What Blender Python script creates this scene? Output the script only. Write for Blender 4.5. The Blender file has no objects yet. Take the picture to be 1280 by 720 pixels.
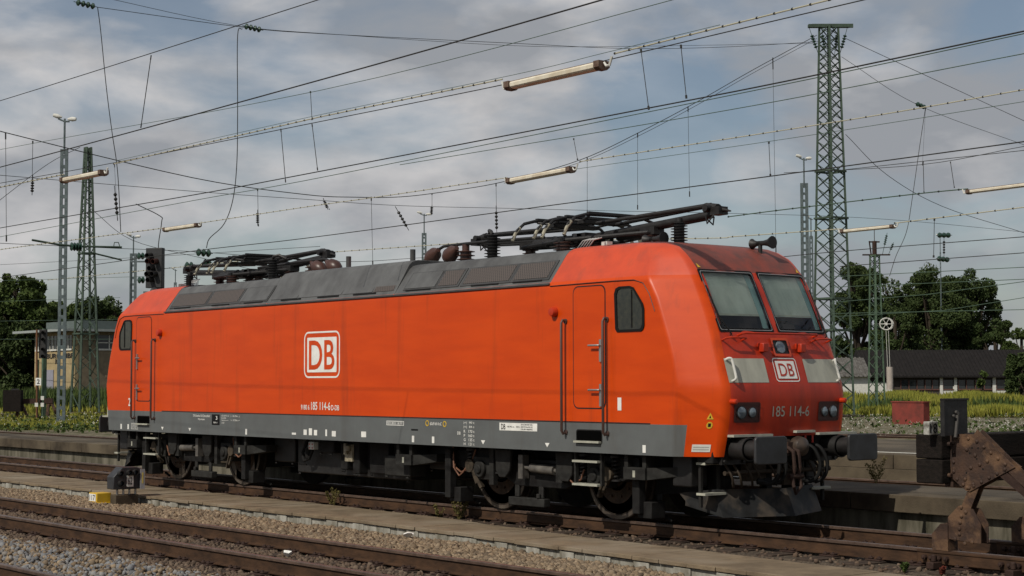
import bpy, bmesh, math, random
import numpy as np
from mathutils import Vector, Matrix
R = math.radians
rnd = random.Random(7)
SC = bpy.context.scene
COL = SC.collection

# ------------------------------------------------------------ camera
CP = Vector((24.0633, -16.5866, 1.9022)); YAW = 2.471427; PIT = 0.055754; ROL = -0.001989; FPX = 2117.18
fw = Vector((math.cos(YAW)*math.cos(PIT), math.sin(YAW)*math.cos(PIT), math.sin(PIT)))
rt0 = fw.cross(Vector((0, 0, 1))).normalized(); up0 = rt0.cross(fw)
rt = rt0*math.cos(ROL)+up0*math.sin(ROL); up = -rt0*math.sin(ROL)+up0*math.cos(ROL)
cam_d = bpy.data.cameras.new('camera'); cam = bpy.data.objects.new('camera', cam_d); COL.objects.link(cam)
m3 = Matrix((rt, up, -fw)).transposed()
cam.matrix_world = Matrix.Translation(CP) @ m3.to_4x4()
cam_d.sensor_width = 36; cam_d.lens = FPX/1280*36; cam_d.clip_end = 3000; cam_d.clip_start = .1
SC.camera = cam

# ------------------------------------------------------------ world and sun
SUND = Vector((.17, -1, .95)).normalized()
w = bpy.data.worlds.new('World'); SC.world = w; w.use_nodes = True
nt = w.node_tree; nt.nodes.clear()
def N(t, ty, **k):
    n = t.nodes.new(ty)
    for a, b in k.items(): setattr(n, a, b)
    return n
sky = N(nt, 'ShaderNodeTexSky', sky_type='NISHITA', sun_disc=False)
sky.sun_elevation = math.asin(SUND.z); sky.sun_rotation = math.atan2(SUND.x, SUND.y)
sky.air_density = 1.0; sky.dust_density = .6; sky.ozone_density = 1.2
bg1 = N(nt, 'ShaderNodeBackground'); bg1.inputs[1].default_value = .06
nt.links.new(sky.outputs[0], bg1.inputs[0])
bg2 = N(nt, 'ShaderNodeBackground'); bg2.inputs[1].default_value = 1.08
tc = N(nt, 'ShaderNodeTexCoord'); mp = N(nt, 'ShaderNodeMapping'); mp.inputs['Scale'].default_value = (1, 1, 2.3)
mp.inputs['Location'].default_value = (.9, 2.3, .35)
nt.links.new(tc.outputs['Generated'], mp.inputs[0])
n1 = N(nt, 'ShaderNodeTexNoise'); n1.inputs['Scale'].default_value = 5.5; n1.inputs['Detail'].default_value = 9; n1.inputs['Roughness'].default_value = .52
n1.inputs['Distortion'].default_value = .25
nt.links.new(mp.outputs[0], n1.inputs[0])
cr = N(nt, 'ShaderNodeValToRGB'); cr.color_ramp.elements[0].position = .41; cr.color_ramp.elements[1].position = .56
cr.color_ramp.elements[0].color = (.24, .24, .24, 1); cr.color_ramp.elements[1].color = (1, 1, 1, 1)
nt.links.new(n1.outputs[0], cr.inputs[0])
n2 = N(nt, 'ShaderNodeTexNoise'); n2.inputs['Scale'].default_value = 8; n2.inputs['Detail'].default_value = 9; n2.inputs['Roughness'].default_value = .5
nt.links.new(mp.outputs[0], n2.inputs[0])
cc = N(nt, 'ShaderNodeValToRGB'); cc.color_ramp.elements[0].position = .42; cc.color_ramp.elements[1].position = .62
cc.color_ramp.elements[0].color = (.285, .30, .325, 1); cc.color_ramp.elements[1].color = (.54, .53, .53, 1)
nt.links.new(n2.outputs[0], cc.inputs[0]); nt.links.new(cc.outputs[0], bg2.inputs[0])
mx = N(nt, 'ShaderNodeMixShader'); nt.links.new(cr.outputs[0], mx.inputs[0])
nt.links.new(bg1.outputs[0], mx.inputs[1]); nt.links.new(bg2.outputs[0], mx.inputs[2])
wo = N(nt, 'ShaderNodeOutputWorld'); nt.links.new(mx.outputs[0], wo.inputs[0])
sd = bpy.data.lights.new('sun', 'SUN'); sd.energy = 3.4; sd.angle = R(.5); sd.color = (1, .93, .82)
sun = bpy.data.objects.new('sun', sd); COL.objects.link(sun); sun.rotation_euler = SUND.to_track_quat('Z', 'Y').to_euler()
sun.location = (0, -20, 40)
SC.view_settings.view_transform = 'Standard'; SC.view_settings.look = 'None'
SC.view_settings.exposure = 0; SC.view_settings.gamma = 1
try: SC.view_settings.use_curve_mapping = False
except Exception: pass

# ------------------------------------------------------------ helpers
def ray(u, v): return fw+rt*((u-640)/FPX)+up*((360-v)/FPX)
def on(u, v, ax, c):                       # the point of a sight line on a plane of the site
    d = ray(u, v); t = (c-CP[ax])/d[ax]; return CP+d*t
def gp(u, v, z=.12): return on(u, v, 2, z)
def depth(P): return (Vector(P)-CP).dot(fw)
def at(u, v, dep): return CP+ray(u, v)*dep
MATS = {}
def mat(name, c, rough=.6, metal=0, c2=None, ns=6, var=.5, bump=0, bs=40, spec=.5, coat=0, emit=0, tr=0, stretch=None, island=None, c3=None, n3=1.5, lo=.35, hi=.65, grime=None):
    if name in MATS: return MATS[name]
    if rough >= .6 and spec == .5: spec = .15
    m = bpy.data.materials.new(name); m.use_nodes = True; t = m.node_tree
    b = t.nodes['Principled BSDF']
    b.inputs['Base Color'].default_value = (*c, 1); b.inputs['Roughness'].default_value = rough; b.inputs['Metallic'].default_value = metal
    b.inputs['Specular IOR Level'].default_value = spec; b.inputs['Coat Weight'].default_value = coat; b.inputs['Coat Roughness'].default_value = .12
    if tr: b.inputs['Transmission Weight'].default_value = tr
    if emit: b.inputs['Emission Color'].default_value = (*c, 1); b.inputs['Emission Strength'].default_value = emit
    co = N(t, 'ShaderNodeTexCoord'); mpn = N(t, 'ShaderNodeMapping'); t.links.new(co.outputs['Object'], mpn.inputs[0])
    if stretch: mpn.inputs['Scale'].default_value = stretch
    if c2 is None: c2 = tuple(x*(1-.35*var) for x in c)
    no = N(t, 'ShaderNodeTexNoise'); no.inputs['Scale'].default_value = ns; no.inputs['Detail'].default_value = 8; no.inputs['Roughness'].default_value = .6
    t.links.new(mpn.outputs[0], no.inputs[0])
    rp = N(t, 'ShaderNodeValToRGB'); rp.color_ramp.elements[0].position = lo; rp.color_ramp.elements[1].position = hi
    rp.color_ramp.elements[0].color = (*c2, 1); rp.color_ramp.elements[1].color = (*c, 1)
    t.links.new(no.outputs[0], rp.inputs[0]); out = rp.outputs[0]
    if island:
        g = N(t, 'ShaderNodeNewGeometry'); ri = N(t, 'ShaderNodeValToRGB'); e = ri.color_ramp.elements
        e[0].position = 0; e[0].color = (*island[0], 1); e[1].position = 1; e[1].color = (*island[-1], 1)
        for k, cc_ in enumerate(island[1:-1]):
            q = e.new((k+1)/(len(island)-1)); q.color = (*cc_, 1)
        t.links.new(g.outputs['Random Per Island'], ri.inputs[0]); mm = N(t, 'ShaderNodeMixRGB'); mm.inputs[0].default_value = .35
        t.links.new(ri.outputs[0], mm.inputs[1]); t.links.new(out, mm.inputs[2]); out = mm.outputs[0]
    if c3:
        n_ = N(t, 'ShaderNodeTexNoise'); n_.inputs['Scale'].default_value = n3; n_.inputs['Detail'].default_value = 6; t.links.new(mpn.outputs[0], n_.inputs[0])
        r_ = N(t, 'ShaderNodeValToRGB'); r_.color_ramp.elements[0].position = .48; r_.color_ramp.elements[1].position = .62
        t.links.new(n_.outputs[0], r_.inputs[0]); mm = N(t, 'ShaderNodeMixRGB'); t.links.new(r_.outputs[0], mm.inputs[0]); t.links.new(out, mm.inputs[1]); mm.inputs[2].default_value = (*c3, 1); out = mm.outputs[0]
    if grime:                                                # rain streaks and brake dust on the paint itself
        mg_ = N(t, 'ShaderNodeMapping'); mg_.inputs['Scale'].default_value = (2.2, 2.2, .16); t.links.new(co.outputs['Object'], mg_.inputs[0])
        ng = N(t, 'ShaderNodeTexNoise'); ng.inputs['Scale'].default_value = 1.6; ng.inputs['Detail'].default_value = 9; ng.inputs['Roughness'].default_value = .65; t.links.new(mg_.outputs[0], ng.inputs[0])
        rg_ = N(t, 'ShaderNodeValToRGB'); rg_.color_ramp.elements[0].position = .54; rg_.color_ramp.elements[1].position = .80; rg_.color_ramp.elements[0].color = (0, 0, 0, 1); rg_.color_ramp.elements[1].color = (.62, .62, .62, 1)
        t.links.new(ng.outputs[0], rg_.inputs[0]); mm = N(t, 'ShaderNodeMixRGB'); t.links.new(rg_.outputs[0], mm.inputs[0]); t.links.new(out, mm.inputs[1]); mm.inputs[2].default_value = (*grime, 1); out = mm.outputs[0]
    t.links.new(out, b.inputs['Base Color'])
    if bump:
        nb = N(t, 'ShaderNodeTexNoise'); nb.inputs['Scale'].default_value = bs; nb.inputs['Detail'].default_value = 5
        t.links.new(mpn.outputs[0], nb.inputs[0]); bn = N(t, 'ShaderNodeBump'); bn.inputs['Strength'].default_value = bump; bn.inputs['Distance'].default_value = .02
        t.links.new(nb.outputs[0], bn.inputs['Height']); t.links.new(bn.outputs[0], b.inputs['Normal'])
    MATS[name] = m; return m

def basis(d):
    d = Vector(d).normalized(); a = Vector((0, 0, 1)) if abs(d.z) < .9 else Vector((1, 0, 0))
    x = d.cross(a).normalized(); return x, d.cross(x).normalized(), d
class MB:
    def __init__(s): s.v = []; s.f = []; s.m = []; s.k = 0
    def mi(s, k): s.k = k; return s
    def add(s, vs, fs):
        o = len(s.v); s.v += [tuple(v) for v in vs]
        for f in fs: s.f.append(tuple(i+o for i in f)); s.m.append(s.k)
        return s
    def box(s, x0, x1, y0, y1, z0, z1, M=None):
        vs = [Vector((x, y, z)) for z in (z0, z1) for y in (y0, y1) for x in (x0, x1)]
        if M is not None: vs = [M @ v for v in vs]
        return s.add(vs, [(0, 2, 3, 1), (4, 5, 7, 6), (0, 1, 5, 4), (2, 6, 7, 3), (0, 4, 6, 2), (1, 3, 7, 5)])
    def cyl(s, a, b, r, r2=None, n=12, cap=True):
        a = Vector(a); b = Vector(b); r2 = r if r2 is None else r2; x, y, d = basis(b-a); vs = []
        for P, q in ((a, r), (b, r2)):
            for i in range(n):
                t = 2*math.pi*i/n; vs.append(P+x*(q*math.cos(t))+y*(q*math.sin(t)))
        fs = [(i, (i+1) % n, n+(i+1) % n, n+i) for i in range(n)]
        if cap: fs += [tuple(range(n-1, -1, -1)), tuple(range(n, 2*n))]
        return s.add(vs, fs)
    def tube(s, pts, r, n=8):
        pts = [Vector(p) for p in pts]; vs = []; x = None
        for i, P in enumerate(pts):
            d = (pts[min(i+1, len(pts)-1)]-pts[max(i-1, 0)]).normalized()
            if x is None: x, y, _ = basis(d)
            else:
                x = (x-d*x.dot(d)).normalized(); y = d.cross(x)
            for k in range(n):
                t = 2*math.pi*k/n; vs.append(P+x*(r*math.cos(t))+y*(r*math.sin(t)))
        L = len(pts)
        fs = [(j*n+i, j*n+(i+1) % n, (j+1)*n+(i+1) % n, (j+1)*n+i) for j in range(L-1) for i in range(n)]
        fs += [tuple(range(n-1, -1, -1)), tuple(range((L-1)*n, L*n))]
        return s.add(vs, fs)
    def beam(s, a, b, w_, h_=None, upv=(0, 0, 1)):        # rectangular bar from a to b
        a = Vector(a); b = Vector(b); h_ = h_ or w_; d = (b-a); L = d.length; d.normalize(); u = Vector(upv)
        x = d.cross(u)
        if x.length < 1e-3: x = d.cross(Vector((1, 0, 0)))
        x.normalize(); y = x.cross(d)
        vs = [P+x*(i*w_/2)+y*(j*h_/2) for P in (a, b) for i, j in ((-1, -1), (1, -1), (1, 1), (-1, 1))]
        return s.add(vs, [(0, 1, 2, 3), (7, 6, 5, 4), (0, 4, 5, 1), (1, 5, 6, 2), (2, 6, 7, 3), (3, 7, 4, 0)])
    def prism(s, pts, d):                                  # polygon of 3-D points pushed by d
        d = Vector(d); p = [Vector(q) for q in pts]; n = len(p)
        return s.add(p+[q+d for q in p], [tuple(range(n-1, -1, -1)), tuple(range(n, 2*n))]+[(i, (i+1) % n, n+(i+1) % n, n+i) for i in range(n)])
    def lathe(s, o, d, prof, n=16):                        # prof = [(along, radius)]
        x, y, d = basis(d); o = Vector(o); vs = []
        for (h, r) in prof:
            for k in range(n):
                t = 2*math.pi*k/n; vs.append(o+d*h+x*(r*math.cos(t))+y*(r*math.sin(t)))
        L = len(prof)
        fs = [(j*n+i, j*n+(i+1) % n, (j+1)*n+(i+1) % n, (j+1)*n+i) for j in range(L-1) for i in range(n)]
        fs += [tuple(range(n-1, -1, -1)), tuple(range((L-1)*n, L*n))]
        return s.add(vs, fs)
    def build(s, name, ms, parent=None, ang=35, bev=0, smooth=True, loc=None):
        me = bpy.data.meshes.new(name)
        off = Vector(loc) if loc is not None else Vector((0, 0, 0))
        me.from_pydata([tuple(Vector(v)-off) for v in s.v], [], s.f)
        if not isinstance(ms, (list, tuple)): ms = [ms]
        for m in ms: me.materials.append(m)
        me.polygons.foreach_set('material_index', s.m); 
        bm = bmesh.new(); bm.from_mesh(me); bmesh.ops.recalc_face_normals(bm, faces=bm.faces); bm.to_mesh(me); bm.free()
        if smooth:
            me.shade_smooth(); me.set_sharp_from_angle(angle=R(ang))
        o = bpy.data.objects.new(name, me); COL.objects.link(o); o.location = off
        if parent is not None: 
            o.parent = parent; o.location = off-Vector(parent_loc(parent)) if loc is None else off
        if bev:
            md = o.modifiers.new('bevel', 'BEVEL'); md.width = bev; md.segments = 2; md.limit_method = 'ANGLE'; md.angle_limit = R(40)
        return o
def parent_loc(p):
    L = Vector((0, 0, 0))
    while p is not None: L = L+p.location; p = p.parent
    return L
def tag(o, label=None, cat=None, group=None, kind=None):
    if label: o['label'] = label
    if cat: o['category'] = cat
    if group: o['group'] = group
    if kind: o['kind'] = kind
    return o
def thing(name, label, cat, loc=(0, 0, 0), group=None, rz=0):
    o = bpy.data.objects.new(name, None); COL.objects.link(o); o.location = loc; o.rotation_euler = (0, 0, rz); o.empty_display_size = .2
    return tag(o, label, cat, group)
def copy_tree(o, parent=None):
    c = o.copy(); COL.objects.link(c)
    if parent is not None: c.parent = parent
    for ch in list(o.children): copy_tree(ch, c)
    return c
def text_me(s, h, sx=1.0, bold=0.0, spacing=1.0):
    cu = bpy.data.curves.new('lettering', 'FONT'); cu.body = s; cu.size = 1; cu.resolution_u = 4; cu.offset = bold; cu.space_character = spacing
    o = bpy.data.objects.new('lettering', cu); COL.objects.link(o)
    bpy.context.view_layer.update()
    me = bpy.data.meshes.new_from_object(o.evaluated_get(bpy.context.evaluated_depsgraph_get()))
    bpy.data.objects.remove(o)
    vs = [v.co.copy() for v in me.vertices]; fs = [tuple(p.vertices) for p in me.polygons]; bpy.data.meshes.remove(me)
    x0 = min(v.x for v in vs); x1 = max(v.x for v in vs); y0 = min(v.y for v in vs); y1 = max(v.y for v in vs)
    k = h/(y1-y0)
    return [((v.x-x0)*k*sx, (v.y-y0)*k) for v in vs], fs, (x1-x0)*k*sx
def text_fit(s, w_, h, bold=0.0):
    v, f, ww = text_me(s, h, 1, bold); return [(a*w_/ww, b) for a, b in v], f
def smooth3(P, n=6):
    if len(P) < 3: return P
    Q = [P[0]*2-P[1]]+list(P)+[P[-1]*2-P[-2]]; out = []
    for i in range(1, len(Q)-2):
        for k in range(n):
            t = k/n; a, b_, c_, d_ = Q[i-1], Q[i], Q[i+1], Q[i+2]
            out.append((b_*2+(c_-a)*t+(a*2-b_*5+c_*4-d_)*t*t+(b_*3-a-c_*3+d_)*t**3)*.5)
    return out+[P[-1]]
# ------------------------------------------------------------ materials
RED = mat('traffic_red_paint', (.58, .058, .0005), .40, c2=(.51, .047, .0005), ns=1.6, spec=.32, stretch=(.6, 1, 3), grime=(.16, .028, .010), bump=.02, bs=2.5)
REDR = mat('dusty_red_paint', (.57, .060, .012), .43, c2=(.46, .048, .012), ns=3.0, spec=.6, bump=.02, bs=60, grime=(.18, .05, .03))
REDF = mat('shaded_red_paint', (.48, .032, .004), .42, c2=(.34, .020, .004), ns=4, spec=.5, stretch=(1, 1, .5), grime=(.12, .02, .012))  # the body red again, its colour darkened for the weakly lit front
ROOFD = mat('sooty_red_roof', (.22, .045, .028), .55, c2=(.11, .038, .030), ns=5)
GREY = mat('grey_band_paint', (.110, .120, .120), .5, c2=(.092, .098, .098), ns=2, grime=(.065, .055, .045))
FAIR = mat('roof_grey_paint', (.105, .108, .108), .55, c2=(.055, .055, .055), ns=2.5, stretch=(1, 1, .6), bump=.03)
FAIRD = mat('roof_frame_dark_grey', (.055, .055, .055), .55, c2=(.032, .032, .032), ns=4)
UNDER = mat('underframe_dark_grey', (.017, .017, .0165), .75, spec=.2, c2=(.007, .006, .006), ns=7, bump=.08)
UNDER2 = mat('underframe_mid_grey', (.026, .026, .024), .75, spec=.25, c2=(.013, .012, .011), ns=8, bump=.05)
BLACK = mat('black_rubber', (.010, .010, .010), .6)
PIT = mat('painted_recess_shade', (.003, .003, .003), 1.0, spec=0)  # black painted on flat plates as the darkness inside the step pockets
MAROON = mat('dark_lamp_bezel', (.055, .014, .011), .5)
SOOT = mat('sooty_black_metal', (.014, .0135, .013), .55, c2=(.006, .005, .005), ns=9, bump=.1)
BROWNI = mat('brown_ceramic', (.075, .032, .023), .4, c2=(.045, .02, .015))
GREENI = mat('green_glass_insulator', (.02, .05, .035), .2)
WHITE = mat('white_lettering', (.78, .78, .74), .5)
DIRTY = mat('dirty_white_paint', (.40, .40, .33), .55, c2=(.30, .30, .25), ns=6, stretch=(1, 1, .3), n3=3)
STEEL = mat('bare_steel', (.45, .44, .42), .4, metal=.8)
STEELD = mat('worn_steel_tube', (.10, .06, .05), .38, metal=.3)
GLASS = mat('window_glass', (.030, .045, .045), .04, spec=.8)
DARKG = mat('dark_side_glass', (.012, .014, .013), .05, spec=.7, c2=(.03, .03, .022), ns=14)
BLIND = mat('windscreen_blind', (.50, .53, .48), .75, c2=(.36, .385, .345), ns=3, stretch=(1, 1.5, .4))
TEAL = mat('cab_pillar_teal', (.26, .40, .40), .6)
LENS = mat('lamp_glass', (.16, .20, .23), .06, spec=1, metal=.25)
CHROME = mat('lamp_reflector', (.55, .56, .58), .12, metal=1)
RUSTW = mat('wheel_rust', (.036, .027, .020), .6, c2=(.018, .014, .012), ns=10, bump=.1)
RAILM = mat('rusty_rail', (.072, .039, .022), .68, c2=(.034, .020, .013), ns=9, bump=.2, bs=30, stretch=(.4, 1, 1))
RAILT = mat('rail_head_worn', (.12, .08, .06), .40, metal=.2, c2=(.065, .042, .032), ns=7)
SLEEP = mat('timber_sleeper', (.075, .055, .042), .85, c2=(.035, .026, .021), ns=8, bump=.4, stretch=(3, .5, 1))
RUST = mat('riveted_rust', (.062, .034, .022), .7, c2=(.028, .018, .015), ns=5, bump=.35, bs=40, c3=(.12, .068, .038), n3=5.5, spec=.3, grime=(.03, .018, .014))
RUSTD = mat('dark_rust', (.050, .030, .023), .7, c2=(.030, .018, .015), ns=7, bump=.2)
TIMB = mat('tarred_timber', (.017, .013, .011), .9, c2=(.007, .006, .005), ns=8, bump=.5, stretch=(2, .4, 3))
CONC = mat('weathered_concrete', (.205, .158, .105), .9, c2=(.13, .10, .068), ns=3, bump=.35, bs=45, c3=(.225, .185, .135), n3=.7)
CONCL = mat('pale_kerb_concrete', (.36, .35, .31), .9, c2=(.15, .14, .11), ns=6, bump=.3, stretch=(1, 1, .5))
CONCD = mat('platform_concrete', (.088, .070, .048), .9, c2=(.040, .032, .023), ns=2.2, bump=.3, c3=(.12, .098, .068), n3=.6)
CONCW = mat('platform_wall_streaked', (.17, .155, .12), .9, c2=(.05, .047, .032), ns=3.5, bump=.3, stretch=(1.2, 1, .25))
ASPH = mat('platform_asphalt', (.090, .076, .058), .92, c2=(.052, .044, .034), ns=1.3, bump=.3, bs=120, c3=(.115, .095, .07), n3=.5)
GRAVB = mat('gravel_bed', (.10, .08, .06), .95, c2=(.045, .036, .028), ns=26, bump=1.0, bs=28, lo=.4, hi=.6)
STA = mat('tan_ballast_stone', (.20, .15, .098), .85, ns=18, bump=.3, bs=60, island=[(.07, .055, .042), (.20, .145, .09), (.27, .20, .13), (.12, .095, .07), (.36, .28, .19), (.16, .125, .09), (.05, .04, .033)])
STB = mat('brown_ballast_stone', (.12, .085, .06), .9, ns=18, bump=.3, bs=60, island=[(.05, .035, .027), (.12, .08, .055), (.09, .065, .05), (.17, .13, .095), (.06, .045, .036)])
STG = mat('grey_ballast_stone', (.20, .205, .21), .8, ns=18, bump=.3, bs=60, island=[(.07, .072, .075), (.15, .155, .165), (.21, .215, .22), (.14, .12, .095), (.10, .10, .11), (.27, .265, .25), (.17, .13, .09)])
YARD = mat('weedy_yard_ground', (.12, .10, .065), .95, c2=(.055, .065, .022), ns=1.1, bump=.6, bs=8, c3=(.20, .17, .13), n3=3.1)
MG = mat('mast_green_paint', (.065, .095, .072), .65, c2=(.04, .058, .044), ns=5)
MGL = mat('mast_light_green_paint', (.085, .135, .085), .65, c2=(.055, .085, .06), ns=5)
MGY = mat('mast_galvanised_grey', (.12, .15, .155), .6, c2=(.07, .09, .095), ns=6)
WIRE = mat('overhead_wire_copper', (.035, .035, .033), .6)
WIREL = mat('pale_cable_sheath', (.42, .40, .30), .6, c2=(.36, .35, .26))
WIREG = mat('greenish_copper_wire', (.07, .11, .08), .6)
TUBEW = mat('lamp_diffuser', (.72, .68, .56), .4, c2=(.55, .48, .36), ns=5)
RUSTL = mat('lamp_housing_rusty', (.16, .115, .09), .6, c2=(.09, .055, .04), ns=14)
YEL = mat('yellow_paint', (.62, .40, .02), .5, c2=(.48, .30, .02), ns=6)
REDBOX = mat('faded_red_metal', (.22, .045, .035), .7, c2=(.12, .035, .028), ns=3, bump=.1)
BRICKY = mat('yellow_brick', (.38, .30, .165), .9, c2=(.30, .235, .13), ns=3)
BRICKD = mat('shaded_yellow_brick', (.22, .18, .12), .9, c2=(.16, .13, .09), ns=3)  # the yellow brick darkened in colour for walls turned from the sun
ROOFT = mat('dark_roof_tiles', (.017, .015, .0145), .85, c2=(.011, .010, .010), ns=2)
GLS = mat('building_window_glass', (.03, .035, .038), .1)
PIERW = mat('white_render', (.62, .62, .58), .8, c2=(.50, .50, .46))
BARK = mat('bark', (.05, .04, .03), .9, bump=.4)
LEAFD = mat('leaf_dark_green', (.035, .055, .018), .7, ns=.8, island=[(.020, .036, .011), (.048, .070, .020), (.034, .052, .016), (.068, .088, .028)])
LEAFM = mat('leaf_mid_green', (.055, .085, .02), .7, ns=.8, island=[(.03, .05, .014), (.065, .095, .026), (.045, .07, .018), (.085, .11, .03)])
LEAFY = mat('leaf_yellow_green', (.20, .20, .03), .8, ns=.8, island=[(.12, .15, .02), (.25, .24, .04), (.17, .19, .03), (.30, .27, .07)])
LEAFW = mat('dry_weed_leaf', (.11, .095, .035), .8, ns=2, island=[(.06, .06, .02), (.14, .11, .04), (.09, .09, .025)])
FLOW = mat('white_flower', (.62, .62, .55), .8)
# woven mesh of the roof grilles: a fine lattice of real colour in the metal
GRILL = bpy.data.materials.new('roof_grille_mesh'); GRILL.use_nodes = True
def _g():
    t = GRILL.node_tree; b = t.nodes['Principled BSDF']; b.inputs['Roughness'].default_value = .6
    co = N(t, 'ShaderNodeTexCoord'); outs = []
    for rot in (R(45), R(-45)):
        mp_ = N(t, 'ShaderNodeMapping'); mp_.inputs['Rotation'].default_value = (0, rot, 0); t.links.new(co.outputs['Object'], mp_.inputs[0])
        wv = N(t, 'ShaderNodeTexWave', wave_type='BANDS', bands_direction='X'); wv.inputs['Scale'].default_value = 9; t.links.new(mp_.outputs[0], wv.inputs[0]); outs.append(wv)
    mm = N(t, 'ShaderNodeMixRGB', blend_type='MULTIPLY'); mm.inputs[0].default_value = 1
    t.links.new(outs[0].outputs[0], mm.inputs[1]); t.links.new(outs[1].outputs[0], mm.inputs[2])
    rp = N(t, 'ShaderNodeValToRGB'); rp.color_ramp.elements[0].color = (.085, .068, .06, 1); rp.color_ramp.elements[1].color = (.02, .018, .017, 1); rp.color_ramp.elements[0].position = .1; rp.color_ramp.elements[1].position = .5
    t.links.new(mm.outputs[0], rp.inputs[0]); t.links.new(rp.outputs[0], b.inputs['Base Color'])
_g()

# ------------------------------------------------------------ ground and platforms
def sheet(name, x0, x1, y0, y1, z, m, z1=None):
    q = MB(); z1 = z if z1 is None else z1
    q.add([(x0, y0, z), (x1, y0, z), (x1, y1, z1), (x0, y1, z1)], [(0, 1, 2, 3)])
    return tag(q.build(name, m), kind='structure')
g = MB()
prof = [(-120, -.30), (-9.45, -.24), (-8.6, -.285), (-7.75, -.212), (-4.85, -.212), (-3.9, -.27), (-3.1, -.315), (-2.5, -.335), (-1.75, -.36), (-1.3, -.215), (1.6, -.215), (2.35, -.30), (4.25, -.30)]
for (a, za), (b, zb) in zip(prof, prof[1:]):
    for x0 in range(-160, 60, 20): g.add([(x0, a, za), (x0+20, a, za), (x0+20, b, zb), (x0, b, zb)], [(0, 1, 2, 3)])
tag(g.build('ground', GRAVB), kind='structure')
# the yard behind the platform, gently rough, out to the horizon
g = MB(); xs = [-1500, -600, -300]+[-200+4*i for i in range(62)]+[120, 400, 1500]; ys = [4.35, 5.5, 7, 9]+[11+4*i for i in range(48)]+[260, 400, 900, 2400]
import random as _r; r2 = _r.Random(3)
vs = [(x, y, .10+(r2.uniform(-.07, .07) if 9 < y < 200 and not (-8 < x < 14 and y < 15) else 0)) for y in ys for x in xs]; nx = len(xs)
g.add(vs, [(j*nx+i, j*nx+i+1, (j+1)*nx+i+1, (j+1)*nx+i) for j in range(len(ys)-1) for i in range(nx-1)])
tag(g.build('yard_ground', YARD), kind='structure')
# narrow platform behind the locomotive: cap slabs over a recessed wall
p = MB(); x = -80.0
while x < 24: p.box(x, x+1.985, 2.3, 2.95, .09, .335); x += 2.0
p.mi(1).box(-80, 24, 2.42, 4.3, -.34, .085)
p.mi(2).box(-80, 24, 2.952, 4.3, .09, .329)
tag(p.build('platform', [CONCD, CONCW, ASPH], bev=.012), kind='structure')
p = MB(); x = -6.0
while x < 22: p.box(x, x+1.48, 7.6, 8.3, .35, .60); x += 1.5
x = -6.4
while x < 22: p.box(x, x+1.48, 7.53, 8.0, .08, .345); x += 1.5
p.mi(1).box(-6.3, 22, 8.3, 14.2, .0, .594)
p.mi(2).box(-6.3, 22, 8.42, 8.52, .594, .600)
tag(p.build('far_platform', [CONCD, ASPH, PIERW], bev=.012), kind='structure')
# cable-duct strip beside the track: cover slabs on a pale kerb with scalloped underside, swinging away from the rail toward the right
KF = [(-60, -2.60), (-10, -2.46), (-5, -2.42), (2.5, -2.42), (5, -2.52), (7.5, -2.72), (10.4, -2.94), (14, -3.16), (24, -3.6)]
KB = [(-60, -1.10), (-10, -1.04), (0, -1.03), (3, -1.20), (6.3, -1.60), (9, -1.74), (12, -1.92), (24, -2.3)]
def ip(x, T): return float(np.interp(x, [a for a, _ in T], [b for _, b in T]))
s_ = MB()
def slab(xa, xb, fo, bo, z0, z1):
    s_.add([(xa, ip(xa, KF)+fo, z0), (xb, ip(xb, KF)+fo, z0), (xb, ip(xb, KB)+bo, z0), (xa, ip(xa, KB)+bo, z0), (xa, ip(xa, KF)+fo, z1), (xb, ip(xb, KF)+fo, z1), (xb, ip(xb, KB)+bo, z1), (xa, ip(xa, KB)+bo, z1)],
           [(3, 2, 1, 0), (4, 5, 6, 7), (0, 1, 5, 4), (1, 2, 6, 5), (2, 3, 7, 6), (3, 0, 4, 7)])
x = -60.0
while x < 24:
    dz = rnd.uniform(-.007, .007); slab(x, x+.492, rnd.uniform(-.012, .012), 0, -.215+dz, -.165+dz); x += .5
s_.mi(1); x = -60.0
while x < 24: slab(x, x+1.99, .045, -.04, -.46, -.222); x += 2.0
x = -60.0
while x < 24: slab(x, x+.30, .018, -.3, -.46, -.228); x += .75
tag(s_.build('walkway', [CONC, CONCL], bev=.006), kind='structure')

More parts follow.
